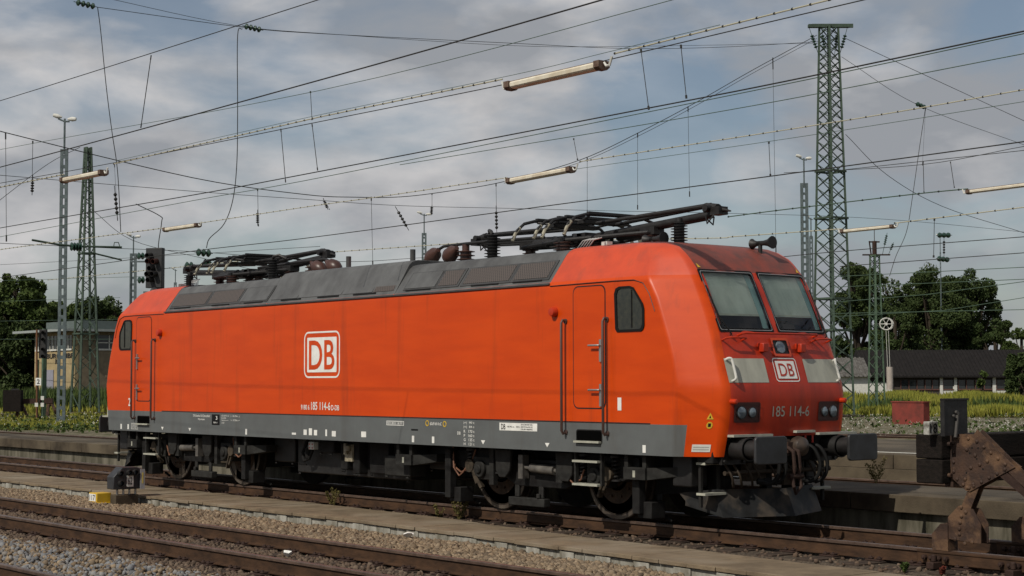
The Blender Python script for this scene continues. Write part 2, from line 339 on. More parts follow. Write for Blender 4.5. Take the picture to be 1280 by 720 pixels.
# ------------------------------------------------------------ tracks
def rail_mb(y, x0, x1, zt=0.0):
    pr = [(-.0625, -.172), (.0625, -.172), (.0625, -.160), (.012, -.145), (.010, -.045), (.034, -.034), (.034, -.008), (.026, 0), (-.026, 0), (-.034, -.008), (-.034, -.034), (-.010, -.045), (-.012, -.145), (-.0625, -.160)]
    q = MB(); n = len(pr); vs = [(x, y+a, b+zt) for x in (x0, x1) for a, b in pr]
    q.add(vs, [(i, (i+1) % n, n+(i+1) % n, n+i) for i in range(n)]+[tuple(range(n)), tuple(range(n, 2*n))])
    for i in range(len(q.f)):
        if i in (5, 6, 7, 8, 9): q.m[i] = 1
    return q
def track(name, label, yc, x0, x1, zt, sp, sx0, sx1, group=None, slp=True):
    t = thing(name, label, 'railway track', (sx0, yc, zt-.3), group)
    for sgn in (-1, 1): rail_mb(yc+sgn*.75, x0, x1, zt).build('rail', [RAILM, RAILT], t, ang=30)
    if slp:
        q = MB(); q.box(-.13, .13, -1.3, 1.3, -.30, -.192)
        for sgn in (-1, 1):
            q.mi(1).box(-.11, .11, sgn*.75-.16, sgn*.75+.16, -.192, -.173)
            for dx in (-.06, .06):
                for dy in (-.10, .10):
                    q.mi(1).cyl((dx, sgn*.75+dy, -.173), (dx, sgn*.75+dy, -.135), .018, n=6)
                q.mi(1).box(dx-.03, dx+.03, sgn*.75-.12, sgn*.75+.12, -.173, -.150)
        first = None; x = sx0; i = 0
        while x < sx1 and i < 100:
            if first is None: o = first = q.build('sleeper', [SLEEP, RUSTD], t, loc=(0, 0, 0), bev=.008)
            else: o = first.copy(); COL.objects.link(o); o.parent = t
            o.location = (x-sx0+rnd.uniform(-.03, .03), rnd.uniform(-.02, .02), .3); x += sp; i += 1
    return t
track('railway_track', 'brown track with two rusty rails in the front, on tan gravel nearest the pale kerb', -6.3, -90, 24, 0, .62, -22, 24)
track('railway_track', 'track carrying the red locomotive and ending at the rusty buffer stop', 0, -100, 24, 0, .65, -28, 24)
t = track('railway_track', 'orange-brown rail cutting the bottom left corner of the photo, front of all', -10.36, -40, 24, 0, .62, 2, 24)
track('railway_track', 'weed-grown track directly behind the low concrete platform', 6.1, -120, 24, .20, .65, -60, -10)
track('railway_track', 'far rusty track in the flowering weeds beyond the left lamp mast', 19.5, -130, 30, .22, .65, 0, 0, slp=False)
track('railway_track', 'farthest rusty track, running to the small left buffer stop', 26.5, -110, 40, .22, .65, 0, 0, slp=False)

# ------------------------------------------------------------ ballast stones
def stones(name, m, n, region, size, seed, zf, avoid=(), kerb=False):
    rg = np.random.default_rng(seed)
    bm = bmesh.new(); bmesh.ops.create_icosphere(bm, subdivisions=1, radius=1); bv = np.array([v.co[:] for v in bm.verts]); bf = np.array([[v.index for v in f.verts] for f in bm.faces]); bm.free()
    x = rg.uniform(region[0], region[1], n); y = rg.uniform(region[2], region[3], n); keep = np.ones(n, bool)
    for a, b in avoid: keep &= ~((y > a) & (y < b))
    if kerb: keep &= y < np.interp(x, [a for a, _ in KF], [b for _, b in KF])+.0
    x = x[keep]; y = y[keep]; n = len(x)
    z = np.array([zf(a, b) for a, b in zip(x, y)])+rg.uniform(-.012, .022, n)
    V = bv[None]*(1+rg.uniform(-.28, .28, (n, 12, 1)))
    V = V*rg.uniform(.55, 1.25, (n, 1, 3)); 
    q = rg.normal(size=(n, 4)); q /= np.linalg.norm(q, axis=1, keepdims=True); a, b, c, d = q.T
    Rm = np.stack([1-2*(c*c+d*d), 2*(b*c-a*d), 2*(b*d+a*c), 2*(b*c+a*d), 1-2*(b*b+d*d), 2*(c*d-a*b), 2*(b*d-a*c), 2*(c*d+a*b), 1-2*(b*b+c*c)], -1).reshape(n, 3, 3)
    V = np.einsum('nij,nkj->nki', Rm, V)*(rg.uniform(size[0], size[1], (n, 1, 1)))
    V = V+np.stack([x, y, z], -1)[:, None]
    F = bf[None]+(np.arange(n)*12)[:, None, None]
    me = bpy.data.meshes.new(name); me.vertices.add(n*12); me.vertices.foreach_set('co', V.astype(np.float32).ravel())
    nf = n*20; me.loops.add(nf*3); me.loops.foreach_set('vertex_index', F.astype(np.int32).ravel())
    me.polygons.add(nf); me.polygons.foreach_set('loop_start', np.arange(0, nf*3, 3, dtype=np.int32)); me.update(calc_edges=True)
    me.materials.append(m); o = bpy.data.objects.new(name, me); COL.objects.link(o); return o
def gz(x, y):
    for (a, za), (b, zb) in zip(prof, prof[1:]):
        if a <= y <= b: return za+(zb-za)*(y-a)/(b-a)
    return -.3
RA = [(-5.64, -5.46), (-7.14, -6.96), (-9.70, -9.52)]
KF = [(-60, -2.60), (-10, -2.46), (-5, -2.42), (2.5, -2.42), (5, -2.52), (7.5, -2.72), (10.4, -2.94), (14, -3.16), (24, -3.6)]
KB = [(-60, -1.10), (-10, -1.04), (0, -1.03), (3, -1.20), (6.3, -1.60), (9, -1.74), (12, -1.92), (24, -2.3)]
tag(stones('ballast', STA, 44000, (-14, 18, -5.4, -2.38), (.022, .050), 1, lambda x, y: gz(x, y)-.006+.022*math.sin(x*1.3+y)*math.sin(y*2.1-x*.4), kerb=True), 'tan brown gravel sloping from the pale kerb to the front track', 'ballast', kind='stuff')
tag(stones('ballast', STB, 17000, (-5, 18, -7.8, -5.4), (.020, .042), 2, lambda x, y: gz(x, y)-.004, RA[:2]), 'dark brown gravel between the two front rails', 'ballast', kind='stuff')
tag(stones('ballast', STG, 13000, (-1, 18, -11.0, -7.6), (.020, .046), 3, lambda x, y: gz(x, y)+.004, RA), 'blue grey gravel in the bottom left corner', 'ballast', kind='stuff')
tag(stones('ballast', STA, 5000, (-1, 18, -9.5, -7.5), (.018, .040), 6, lambda x, y: gz(x, y)+.012, RA), 'tan stones strewn through the blue grey gravel', 'ballast', kind='stuff')
tag(stones('ballast', STB, 9000, (-22, 14, -1.52, 2.2), (.018, .036), 4, lambda x, y: gz(x, y)-.002, [(-.84, -.66), (.66, .84)]), 'dark dirty gravel under the red locomotive', 'ballast', kind='stuff')
# ------------------------------------------------------------ the locomotive
LOCO = thing('electric_locomotive', 'bright red electric locomotive with grey skirt, grey roof panels and folded pantographs', 'locomotive', (0, 0, 0))
def itp(z, tab):
    if z <= tab[0][0]: return tab[0][1]
    for (a, va), (b, vb) in zip(tab, tab[1:]):
        if z <= b: return va+(vb-va)*(z-a)/(b-a)
    return tab[-1][1]
TW = [(.9, 1.49), (3.22, 1.49), (3.30, 1.462), (3.70, 1.165), (3.755, 1.105), (3.79, 1.03), (3.815, .92), (3.835, .70)]
TXC = [(.95, 8.80), (1.2, 8.86), (1.4, 8.90), (1.7, 8.925), (1.86, 8.91), (2.0, 8.865), (2.2, 8.80), (2.6, 8.66), (2.8, 8.58), (3.0, 8.48), (3.2, 8.38), (3.36, 8.28), (3.5, 8.16), (3.6, 8.05), (3.7, 7.88), (3.755, 7.72), (3.79, 7.52), (3.815, 7.2), (3.835, 6.9)]
TYC = [(1.0, 1.14), (1.8, 1.13), (2.6, 1.08), (3.2, 1.06), (3.6, 1.05), (3.755, .98), (3.79, .90), (3.815, .78), (3.835, .55)]
TXK = [(.95, 8.27), (1.36, 8.33), (1.86, 8.40), (2.29, 8.30), (3.0, 8.02), (3.2, 7.90), (3.5, 7.72), (3.7, 7.55), (3.79, 7.2), (3.835, 6.7)]
def xf(y, z): return itp(z, TXC)+.055*(1-min(1, (abs(y)/1.1))**2)
YC = [-1.0, -.80, -.60, -.40, -.20, -.05, .05, .20, .40, .60, .80, 1.0]
def half_outline(z):                         # near side, going forward, then round the nose to the far side
    w_ = itp(z, TW); xk = itp(z, TXK); xc = itp(z, TXC); yc = itp(z, TYC); s = yc/1.13
    K = Vector((xk, -w_)); C = Vector((xc, -yc))
    pts = [Vector((5.85, -w_)), Vector((xk-.035, -w_)), K.lerp(C, .02)+Vector((-.004, .003))]
    pts.append(K.lerp(C, .07)); pts.append(K.lerp(C, .27)); A = K.lerp(C, .87); B = Vector((xf(1.0*s, z), -1.0*s))
    pts.append(A)
    for t in (.3, .55, .78): pts.append(A*(1-t)**2+C*2*t*(1-t)+B*t*t)
    far = [Vector((q.x, -q.y)) for q in reversed(pts)]
    fr = [Vector((xf(y*s, z), y*s)) for y in YC]
    return pts+fr+far
ZL = [.953, 1.0, 1.2, 1.357, 1.5, 1.65, 1.75, 1.82, 1.88, 1.95, 2.05, 2.2, 2.4, 2.57, 2.7, 2.85, 3.0, 3.15, 3.22, 3.26, 3.30, 3.36, 3.44, 3.52, 3.60, 3.66, 3.70, 3.73, 3.755, 3.775, 3.79, 3.805, 3.815, 3.825, 3.835]
b = MB(); H = [half_outline(z) for z in ZL]; nh = len(H[0]); ring = []
for z, h in zip(ZL, H):
    full = [Vector((q.x, q.y, z)) for q in h]+[Vector((-q.x, -q.y, z)) for q in h]
    ring.append(full)
nr = len(ring[0]); vs = [q for r_ in ring for q in r_]; fs = []; fm = []
for j in range(len(ZL)-1):
    zm = (ZL[j]+ZL[j+1])/2
    for i in range(nr):
        i2 = (i+1) % nr; k = i % nh; isside = (i == nh-1 or i == nr-1)
        if isside and zm > 3.30: continue
        front = 8 <= k < nh-9
        if front and zm < 1.2: continue
        kc = k-9
        if 2.57 < zm < 3.36 and i != nh-1 and i != nr-1 and k >= 9 and k < 9+len(YC)-1 and kc != 5: continue      # windscreen openings
        fs.append((j*nr+i, j*nr+i2, (j+1)*nr+i2, (j+1)*nr+i))
        m_ = 0
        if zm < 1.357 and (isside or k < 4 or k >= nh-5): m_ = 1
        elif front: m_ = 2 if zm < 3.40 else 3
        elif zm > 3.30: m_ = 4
        fm.append(m_)
b.v = [tuple(q) for q in vs]; b.f = fs; b.m = fm
top = len(ZL)-1
for o_ in (0, nh):
    ids = [top*nr+o_+i for i in range(nh)]; b.f.append(tuple(ids)); b.m.append(3)
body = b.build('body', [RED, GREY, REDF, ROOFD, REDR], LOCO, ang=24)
wn_ = body.modifiers.new('weighted_normal', 'WEIGHTED_NORMAL'); wn_.keep_sharp = True; wn_.weight = 60
# floor, inner bulkheads so that the cab is a closed dark room
q = MB(); q.box(-8.3, 8.3, -1.40, 1.40, .97, 1.08)
for s in (-1, 1): q.box(s*6.2-.02, s*6.2+.02, -1.45, 1.45, 1.08, 3.2)
q.build('floor_frame', UNDER, LOCO, smooth=False)

# roof fairings with their grilles
def fair(x0, x1, zt, m, name='roof_panel', gr=()):
    q = MB(); sec = [(-1.474, 3.285), (-1.44, 3.325), (-1.17, zt-.075), (-1.10, zt-.015), (-.98, zt+.012), (.98, zt+.012), (1.10, zt-.015), (1.17, zt-.075), (1.44, 3.325), (1.474, 3.285)]
    q.prism([(x0, y, z) for y, z in sec], (x1-x0, 0, 0)); o = q.build(name, m, LOCO, ang=20, bev=.008)
    return o
def slope_pt(x, t, off=.0):                       # t from the eaves 0 to the top 1 on the near slope
    a = Vector((0, -1.44, 3.325)); c = Vector((0, -1.17, 3.70)); n = Vector((0, -(c.z-a.z), -(a.y-c.y)*-1)); n = Vector((0, -.81, .585))
    q = a.lerp(c, t)+n*off; q.x = x; return q
def slope_quad(name, x0, x1, t0, t1, m, off, parent, th=.02, sgn=-1, mir=1):
    q = MB(); pts = [slope_pt(x0, t0, off), slope_pt(x1, t0, off), slope_pt(x1, t1, off), slope_pt(x0, t1, off)]
    d = Vector((0, -.81, .585))*(-th)
    q.prism(pts, d)
    if mir < 0: q.v = [(-x, -y, z) for x, y, z in q.v]
    return q.build(name, m, parent, smooth=False)
rp = []
for mir in (1, -1):
    a, c = (1.98, 5.84) if mir > 0 else (-5.84, -1.98)
    rp.append(fair(a, c, 3.775, FAIR))
mid = fair(-1.97, 1.97, 3.85, FAIR)
# grilles and plain hatches: near side as photographed; the far side carries the same under 180 degree rotation
NEAR = [(4.92, 5.74, 1), (3.72, 4.86, 1), (3.08, 3.60, 1), (2.22, 3.02, 2), (-3.02, -2.05, 2), (-4.25, -3.10, 1), (-5.70, -4.33, 1)]
for mir in (1, -1):
    for x0, x1, kd in NEAR:
        par = rp[0] if (x0*mir > 0) else rp[1]
        f_ = slope_quad('frame', x0-.035, x1+.035, .04, .80, FAIRD, .012, par, mir=mir)
        if kd == 1: slope_quad('ventilation_grille', x0+.02, x1-.02, .12, .74, GRILL, .018, f_, mir=mir)
        else: slope_quad('hatch', x0, x1, .10, .76, FAIR, .020, f_, mir=mir)
    for x0, x1 in ((-1.90, -1.02), (-.98, .38), (.42, 1.30), (1.34, 1.90)):
        slope_quad('hatch', x0, x1, .08, .92, FAIR if x0 < 1.3 else GRILL, .012, mid, mir=mir)
    for x in (-5.2, -3.7, -2.5, -1.2, 0, 1.1, 2.6, 4.3, 5.3):
        slope_quad('latch_gap', x-.33, x+.33, .005, .05, BLACK, .016, mid, mir=mir)
for s in (-1, 1):                                    # rain strip along the eaves
    q = MB(); q.beam((-5.85, s*1.487, 3.275), (5.85, s*1.487, 3.275), .03, .022); q.build('rain_strip', FAIRD, LOCO, smooth=False)
    q = MB(); q.beam((-5.9, s*1.4925, 1.366), (7.9, s*1.4925, 1.366), .010, .012) ; q.build('seam', SOOT, LOCO, smooth=False)

# side things: f(x,z) on the near side; mir=-1 puts the same thing on the other side by turning the loco round
def rrect(x0, x1, z0, z1, r, n=4):
    P = []
    for cx, cz, a0 in ((x1-r, z1-r, 0), (x0+r, z1-r, 90), (x0+r, z0+r, 180), (x1-r, z0+r, 270)):
        for i in range(n+1):
            t = R(a0+90*i/n); P.append((cx+r*math.cos(t), cz+r*math.sin(t)))
    return P
def side_poly(name, pts, m, parent, off=.004, th=.012, mir=1, bev=0):
    q = MB(); q.prism([(x, -1.49-off, z) for x, z in pts], (0, th, 0))
    if mir < 0: q.v = [(-x, -y, z) for x, y, z in q.v]
    return q.build(name, m, parent, ang=30, bev=bev)
def ring_poly(name, outer, inner, m, parent, off, th=.01, mir=1):
    q = MB(); n = len(outer)
    for (d) in (0, th): q.v += [(x, -1.49-off+d, z) for x, z in outer]+[(x, -1.49-off+d, z) for x, z in inner]
    for i in range(n):
        j = (i+1) % n
        q.f += [(i, j, n+j, n+i), (i, j, 2*n+j, 2*n+i), (n+i, n+j, 3*n+j, 3*n+i)]; q.m += [0, 0, 0]
    if mir < 0: q.v = [(-x, -y, z) for x, y, z in q.v]
    return q.build(name, m, parent, ang=30)
def cab_side(mir, fx):
    # fx: -1 mirrors X (the rear cab on the near side); mir: the far side
    X = (lambda pts: [(fx*x, z) for x, z in pts])
    d = side_poly('door', X(rrect(6.38, 7.02, 1.56, 3.2, .09)), RED, LOCO, .006, .010, mir)
    ring_poly('door_seam', X(rrect(6.362, 7.038, 1.542, 3.218, .1)), X(rrect(6.38, 7.02, 1.56, 3.2, .09)), SOOT, d, .002, .004, mir)
    for z in (2.40, 1.80):
        q = MB(); h = q; x = 6.955
        h.box(fx*x-.022, fx*x+.022, -1.522, -1.492, z-.22, z+.08); h.tube([(fx*x, -1.52, z), (fx*x, -1.55, z), (fx*(x-.03), -1.56, z), (fx*(x-.20), -1.56, z)], .014)
        if mir < 0: h.v = [(-a, -b_, c_) for a, b_, c_ in h.v]
        h.build('door_handle', STEEL, d)
    for x in (6.21, 7.07):
        q = MB(); q.tube([(fx*x, -1.49, 2.74), (fx*x, -1.55, 2.76), (fx*x, -1.575, 2.72), (fx*x, -1.575, 1.24), (fx*x, -1.55, 1.20), (fx*x, -1.49, 1.22)], .019)
        q.cyl((fx*x, -1.485, 2.745), (fx*x, -1.51, 2.745), .035); q.cyl((fx*x, -1.485, 1.22), (fx*x, -1.51, 1.22), .035)
        if mir < 0: q.v = [(-a, -b_, c_) for a, b_, c_ in q.v]
        q.build('handrail', STEELD, LOCO)
    W = [(7.27, 2.57), (7.24, 2.61), (7.22, 3.08), (7.25, 3.15), (7.32, 3.175), (7.52, 3.175), (7.60, 3.15), (7.78, 2.93), (7.805, 2.86), (7.805, 2.64), (7.78, 2.59), (7.74, 2.57)]
    cx = sum(a for a, _ in W)/len(W); cz = sum(c for _, c in W)/len(W)
    W2 = [(cx+(a-cx)*.86, cz+(c-cz)*.90) for a, c in W]
    f_ = ring_poly('side_window_frame', X(W), X(W2), BLACK, LOCO, .014, .02, mir)
    side_poly('side_window_glass', X(W2), DARKG, f_, .004, .006, mir)
    q = MB(); q.beam((fx*7.56, -1.499, 2.62), (fx*7.56, -1.499, 3.12), .016, .008)
    if mir < 0: q.v = [(-a, -b_, c_) for a, b_, c_ in q.v]
    q.build('window_bar', SOOT, f_)
    # arched crease over cab door and window
    q = MB(); q.tube([(fx*5.87, -1.493, 3.245), (fx*7.2, -1.493, 3.255), (fx*7.6, -1.493, 3.25), (fx*7.78, -1.493, 3.20), (fx*7.90, -1.493, 3.05), (fx*8.0, -1.492, 2.82)], .006, 5)
    if mir < 0: q.v = [(-a, -b_, c_) for a, b_, c_ in q.v]
    q.build('body_crease', SOOT, LOCO)
    # step pocket: rim round a flat plate, its inner darkness painted black
    s_ = ring_poly('step_pocket_rim', X(rrect(6.42, 6.96, 1.07, 1.265, .04)), X(rrect(6.435, 6.945, 1.085, 1.25, .035)), UNDER, LOCO, .003, .01, mir)
    side_poly('step_pocket_shade', X(rrect(6.435, 6.945, 1.085, 1.25, .035)), PIT, s_, .0025, .004, mir)
    q = MB(); q.box(min(fx*6.42, fx*6.94), max(fx*6.42, fx*6.94), -1.545, -1.485, 1.085, 1.112)
    if mir < 0: q.v = [(-a, -b_, c_) for a, b_, c_ in q.v]
    q.build('step_edge', DIRTY, s_)
    # hanging steps
    q = MB()
    for x in (6.26, 6.80): q.box(fx*x-.02, fx*x+.02, -1.38, -1.33, .50, .97)
    q.mi(1)
    for z in (.825, .51): q.box(min(fx*6.27, fx*6.79), max(fx*6.27, fx*6.79), -1.44, -1.30, z-.012, z+.016)
    if mir < 0: q.v = [(-a, -b_, c_) for a, b_, c_ in q.v]
    q.build('cab_steps', [UNDER2, DIRTY], LOCO)
    q = MB(); q.lathe((fx*5.98, -1.485, 2.88), (0, -1, 0), [(0, .07), (.05, .07), (.085, .055), (.09, .02)], 12)
    if mir < 0: q.v = [(-a, -b_, c_) for a, b_, c_ in q.v]
    q.build('side_lamp', REDF, LOCO)
for mir in (1, -1):
    for fx in (1, -1): cab_side(mir, fx)

def decal(name, vf, x, z, m, parent=LOCO, off=.004, mir=1):
    v, f = vf[0], vf[1]; q = MB(); q.add([(x+a, -1.49-off, z+c) for a, c in v], f)
    if mir < 0: q.v = [(-a, -b_, c_) for a, b_, c_ in q.v]
    return q.build(name, m, parent, smooth=False)
def ring2(x0, x1, z0, z1, r, t): return rrect(x0, x1, z0, z1, r), rrect(x0+t, x1-t, z0+t, z1-t, max(.002, r-t))
DBT = text_fit('DB', .80, .49, .012)
for mir in (1, -1):
    # emblem: white plate with red letters inside a thin white rounded outline
    o1, i1 = ring2(-.665, .455, 1.985, 2.765, .13, .028)
    e_ = ring_poly('emblem_outline', o1, i1, WHITE, LOCO, .003, .003, mir)
    side_poly('emblem_plate', rrect(-.565, .355, 2.08, 2.665, .02), WHITE, e_, .003, .003, mir)
    decal('emblem_letters', DBT, -.505, 2.125, RED, e_, .006, mir)
    decal('number_lettering', text_fit('9180 6', .27, .085, .01), -.755, 1.45, WHITE, LOCO, .004, mir)
    decal('number_lettering', text_fit('185 114-6', .60, .135, .012), -.43, 1.45, WHITE, LOCO, .004, mir)
    decal('number_lettering', text_fit('D-DB', .24, .085, .01), .20, 1.45, WHITE, LOCO, .004, mir)
    decal('cab_number', text_fit('1', .075, .17, .008), 7.27, 1.53, WHITE, LOCO, .004, mir)
    decal('cab_number', text_fit('2', .085, .16, .015), -7.36, 1.45, WHITE, LOCO, .004, mir)
    def mark(pts, m=WHITE, off=.003): return side_poly('marking', pts, m, LOCO, off, .003, mir)
    B4 = lambda x0, x1, z0, z1: [(x0, z0), (x1, z0), (x1, z1), (x0, z1)]
    for x in (-7.68, -7.36, -2.62, 2.55, 3.08, 7.78): mark(B4(x-.03, x+.03, .985, 1.085))
    for x in (-5.87, -4.75, 4.33, 5.80): mark([(x, 1.0), (x+.05, 1.06), (x-.05, 1.06)])
    for x in (-.62, -.45, -.29): mark(B4(x-.05, x+.05, 1.025, 1.115 if x != -.45 else 1.14))
    mark(B4(.02, .07, 1.02, 1.13)); mark(B4(.22, .34, 1.02, 1.11)); mark(B4(1.10, 1.24, 1.03, 1.12)); mark(B4(-1.05, -.92, 1.02, 1.055))
    o1, i1 = ring2(1.82, 2.30, 1.235, 1.305, .004, .010); ring_poly('marking', o1, i1, WHITE, LOCO, .003, .003, mir)
    decal('marking_lettering', text_fit('REV 08 01 18 MF', .42, .035, .01), 1.85, 1.252, WHITE, LOCO, .004, mir)
    decal('marking_lettering', text_fit('60-69 kN 4 nC', .30, .05, .01), 3.0, 1.255, WHITE, LOCO, .004, mir)
    o1, i1 = ring2(2.88, 2.97, 1.24, 1.33, .044, .014); ring_poly('marking', o1, i1, YEL, LOCO, .003, .003, mir)
    o1, i1 = ring2(3.33, 3.42, 1.235, 1.325, .044, .014); ring_poly('marking', o1, i1, YEL, LOCO, .003, .003, mir)
    mark(B4(2.50, 2.68, 1.165, 1.19), BLACK)
    lp = mark(B4(4.72, 5.58, 1.215, 1.325), WHITE)
    decal('marking_lettering', text_fit('DB', .10, .08, .01), 4.76, 1.23, UNDER, lp, .006, mir)
    for k, s_t in enumerate(('DB SCHENKER RAIL', 'DEUTSCHLAND AG', 'NURNBERG')): decal('marking_lettering', text_fit(s_t, .26, .02, .005), 5.22, 1.295-.033*k, UNDER, lp, .006, mir)
    decal('marking_lettering', text_fit('18.90 m   84 t', .30, .022, .004), 4.90, 1.26, UNDER, lp, .006, mir)
    for k, s_t in enumerate(('|<|  90 t', '|<|  84 t', 'R   170 t', 'P   160 t', 'G   135 t', 'H   121 t')):
        decal('marking_lettering', text_fit(s_t, .26, .042, .006), 3.86, 1.285-.062*k, WHITE, LOCO, .004, mir)
    decal('marking_lettering', text_fit('DB', .08, .045, .006), 3.70, 1.13, WHITE, LOCO, .004, mir)
    sq = mark(B4(-3.89, -3.60, 1.135, 1.33), BLACK); decal('marking_lettering', text_fit('3', .06, .07, .01), -3.74, 1.23, WHITE, sq, .005, mir)
    decal('marking_lettering', text_fit('84 t', .14, .03, .004), -3.82, 1.165, WHITE, sq, .005, mir)
    decal('marking_lettering', text_fit('DB Schenker Rail Deutschland', .66, .045, .004), -4.62, 1.275, WHITE, LOCO, .004, mir)
    decal('marking_lettering', text_fit('Mannheim', .26, .035, .004), -4.42, 1.215, WHITE, LOCO, .004, mir)
    for k, s_t in enumerate(('KE-GPR-E mZ', 'El 200', 'Magnetbremse', '2.60')): decal('marking_lettering', text_fit(s_t, (.28, .16, .25, .10)[k], .026, .004), -3.52, 1.295-.042*k, WHITE, LOCO, .004, mir)
    decal('marking_lettering', text_fit('|- 10.39m -|', .32, .035, .005), -3.18, 1.285, WHITE, LOCO, .004, mir)
    decal('marking_lettering', text_fit('<- 18.90m ->', .32, .035, .005), -3.18, 1.215, WHITE, LOCO, .004, mir)
    mk = ring_poly('marking', *ring2(-7.22, -6.93, .99, 1.11, .003, .006), WHITE, LOCO, .003, .003, mir)
    for k in range(4): decal('marking_lettering', text_fit('KLASSE II', .24, .018, .003), -7.195, 1.083-.026*k, WHITE, mk, .004, mir)

# ---- the nose: decals and fittings follow the bowed surface
NRM = lambda y, z: (Vector((1, .1*y/1.21, 0)).normalized() if z < 1.8 else Vector((1, 0, .32)).normalized())
def fp(y, z, off, end=1):
    n = NRM(y, z); q = Vector((xf(y, z), y, z))+n*off
    return (q.x*end, q.y*end, q.z)
def front_decal(name, v, f, y, z, m, parent, off=.006, end=1):
    q = MB(); q.add([fp(y+a, z+c, off, end) for a, c in v], f); return q.build(name, m, parent, smooth=False)
def smooth_f(P): return [tuple(q) for q in smooth3([Vector(p_) for p_ in P], 4)]
def fgrid(y0, y1, z0, z1, n=6):
    P = [(y0+(y1-y0)*i/n, z0+(z1-z0)*j/n) for j in range(n+1) for i in range(n+1)]
    return P, [(j*(n+1)+i, j*(n+1)+i+1, (j+1)*(n+1)+i+1, (j+1)*(n+1)+i) for j in range(n) for i in range(n)]
def fring(o_, i_):
    n = len(o_); return list(o_)+list(i_), [(i, (i+1) % n, n+(i+1) % n, n+i) for i in range(n)]
def ftube(name, pts, r, m, parent, end=1, n=8):
    q = MB(); q.tube([fp(a, c, o_, end) for a, c, o_ in pts], r, n); return q.build(name, m, parent)
DBF = text_fit('DB', .27, .165, .004); NUMF = text_fit('185 114-6', .70, .135, .004)
for end in (1, -1):
    for s in (-1, 1):
        pn = front_decal('warning_panel', *fgrid(min(s*.37, s*1.06), max(s*.37, s*1.06), 1.895, 2.205, 8), 0, 0, DIRTY, LOCO, .004, end)
        ftube('grab_handle', smooth_f([(s*1.03, 2.185, .0), (s*1.025, 2.19, .04), (s*1.0, 2.185, .062), (s*.985, 2.15, .066), (s*.985, 1.97, .066), (s*.99, 1.93, .062), (s*1.0, 1.915, .04), (s*1.0, 1.915, .0)]), .017, PIERW, pn, end)
        # headlight unit
        hu = front_decal('headlight', *fgrid(min(s*.57, s*.985), max(s*.57, s*.985), 1.40, 1.63, 5), 0, 0, MAROON, LOCO, .003, end)
        fr_ = front_decal('headlight_rim', *fring(rrect(min(s*.555, s*1.0), max(s*.555, s*1.0), 1.385, 1.645, .03), rrect(min(s*.575, s*.98), max(s*.575, s*.98), 1.405, 1.625, .02)), 0, 0, MAROON, hu, .010, end)
        for yy, rr_, m_ in ((.875, .075, LENS), (.69, .062, CHROME)):
            P = fp(s*yy, 1.515, .004, end); P2 = fp(s*yy, 1.515, .035, end); q = MB()
            q.lathe(P, Vector(P2)-Vector(P), [(0, rr_), (.012, rr_*.98), (.02, rr_*.75), (.03, rr_*.4), (.033, .01)], 16); q.build('lamp_lens', LENS, hu)
            q = MB(); q.lathe(P, Vector(P2)-Vector(P), [(0, rr_*1.14), (.014, rr_*1.12), (.014, rr_*1.0), (0, rr_*.98)], 16); q.build('lamp_ring', SOOT, hu)
        P = fp(s*1.04, 1.655, .02, end); q = MB(); q.lathe((P[0]-.03*end, P[1], P[2]), (end, 0, 0), [(0, .035), (.09, .035), (.10, .02)], 10); q.build('tail_light', REDF, LOCO)
        # small step rail below the windscreen and its bracket
        ftube('foot_rail', [(s*1.0, 2.44, 0), (s*1.0, 2.44, .09), (s*.95, 2.44, .11), (s*.72, 2.44, .11), (s*.67, 2.44, .09), (s*.67, 2.44, 0)], .013, REDF, LOCO, end)
        q = MB(); P = Vector(fp(s*.36, 2.36, .0, end)); q.box(P.x-.02*end if end > 0 else P.x-.10, P.x+.10 if end > 0 else P.x+.02, P.y-.05, P.y+.05, P.z-.07, P.z+.05)
        q.build('multiple_unit_socket', REDF, LOCO, bev=.012)
        # windscreen: frame, glass, blind, side strip, wiper
        y0, y1 = (s*.05, s*1.0); a, c = min(y0, y1), max(y0, y1)
        wf = front_decal('windscreen_frame', *fring(rrect(a-.012, c+.012, 2.545, 3.38, .03), rrect(a+.035, c-.035, 2.60, 3.33, .03)), 0, 0, BLACK, LOCO, .008, end)
        front_decal('windscreen_trim', *fring(rrect(a+.012, c-.012, 2.57, 3.355, .03), rrect(a+.020, c-.020, 2.578, 3.347, .03)), 0, 0, STEEL, wf, .012, end)
        front_decal('windscreen_glass', *fgrid(a, c, 2.57, 3.36, 8), 0, 0, None or bpy.data.materials.get('screen_glass') or mat('screen_glass', (.75, .88, .86), .02, tr=1.0, c2=(.72, .86, .84)), wf, -.002, end)
        bl = front_decal('sun_blind', *fgrid(a+.04, c-.13 if s > 0 or True else c, 2.80, 3.34, 6), 0, 0, BLIND, wf, -.075, end)
        front_decal('blind_hem', *fgrid(a+.04, c-.13, 2.775, 2.80, 4), 0, 0, DIRTY, wf, -.073, end)
        front_decal('pillar_strip', *fgrid(c-.13, c-.03, 2.60, 3.34, 4), 0, 0, TEAL, wf, -.07, end)
        wp = ftube('wiper', [(s*.86 if s < 0 else s*.98, 2.50, .02), (s*.86 if s < 0 else s*.98, 2.50, .05), (s*.97, 2.75, .03), (s*.99, 3.0, .025)], .010, BLACK, wf, end, 6)
        ftube('wiper_blade', [(s*.955, 2.62, .022), (s*.985, 2.85, .022), (s*.995, 3.15, .022)], .009, BLACK, wp, end, 5)
    ftube('long_grab_rail', [(-.72, 2.50, 0), (-.72, 2.50, .09), (-.68, 2.50, .11), (.0, 2.50, .11), (.68, 2.50, .11), (.72, 2.50, .09), (.72, 2.50, 0)], .015, REDF, LOCO, end)
    tl = front_decal('top_light', *fgrid(-.15, .15, 2.25, 2.46, 3), 0, 0, SOOT, LOCO, .004, end)
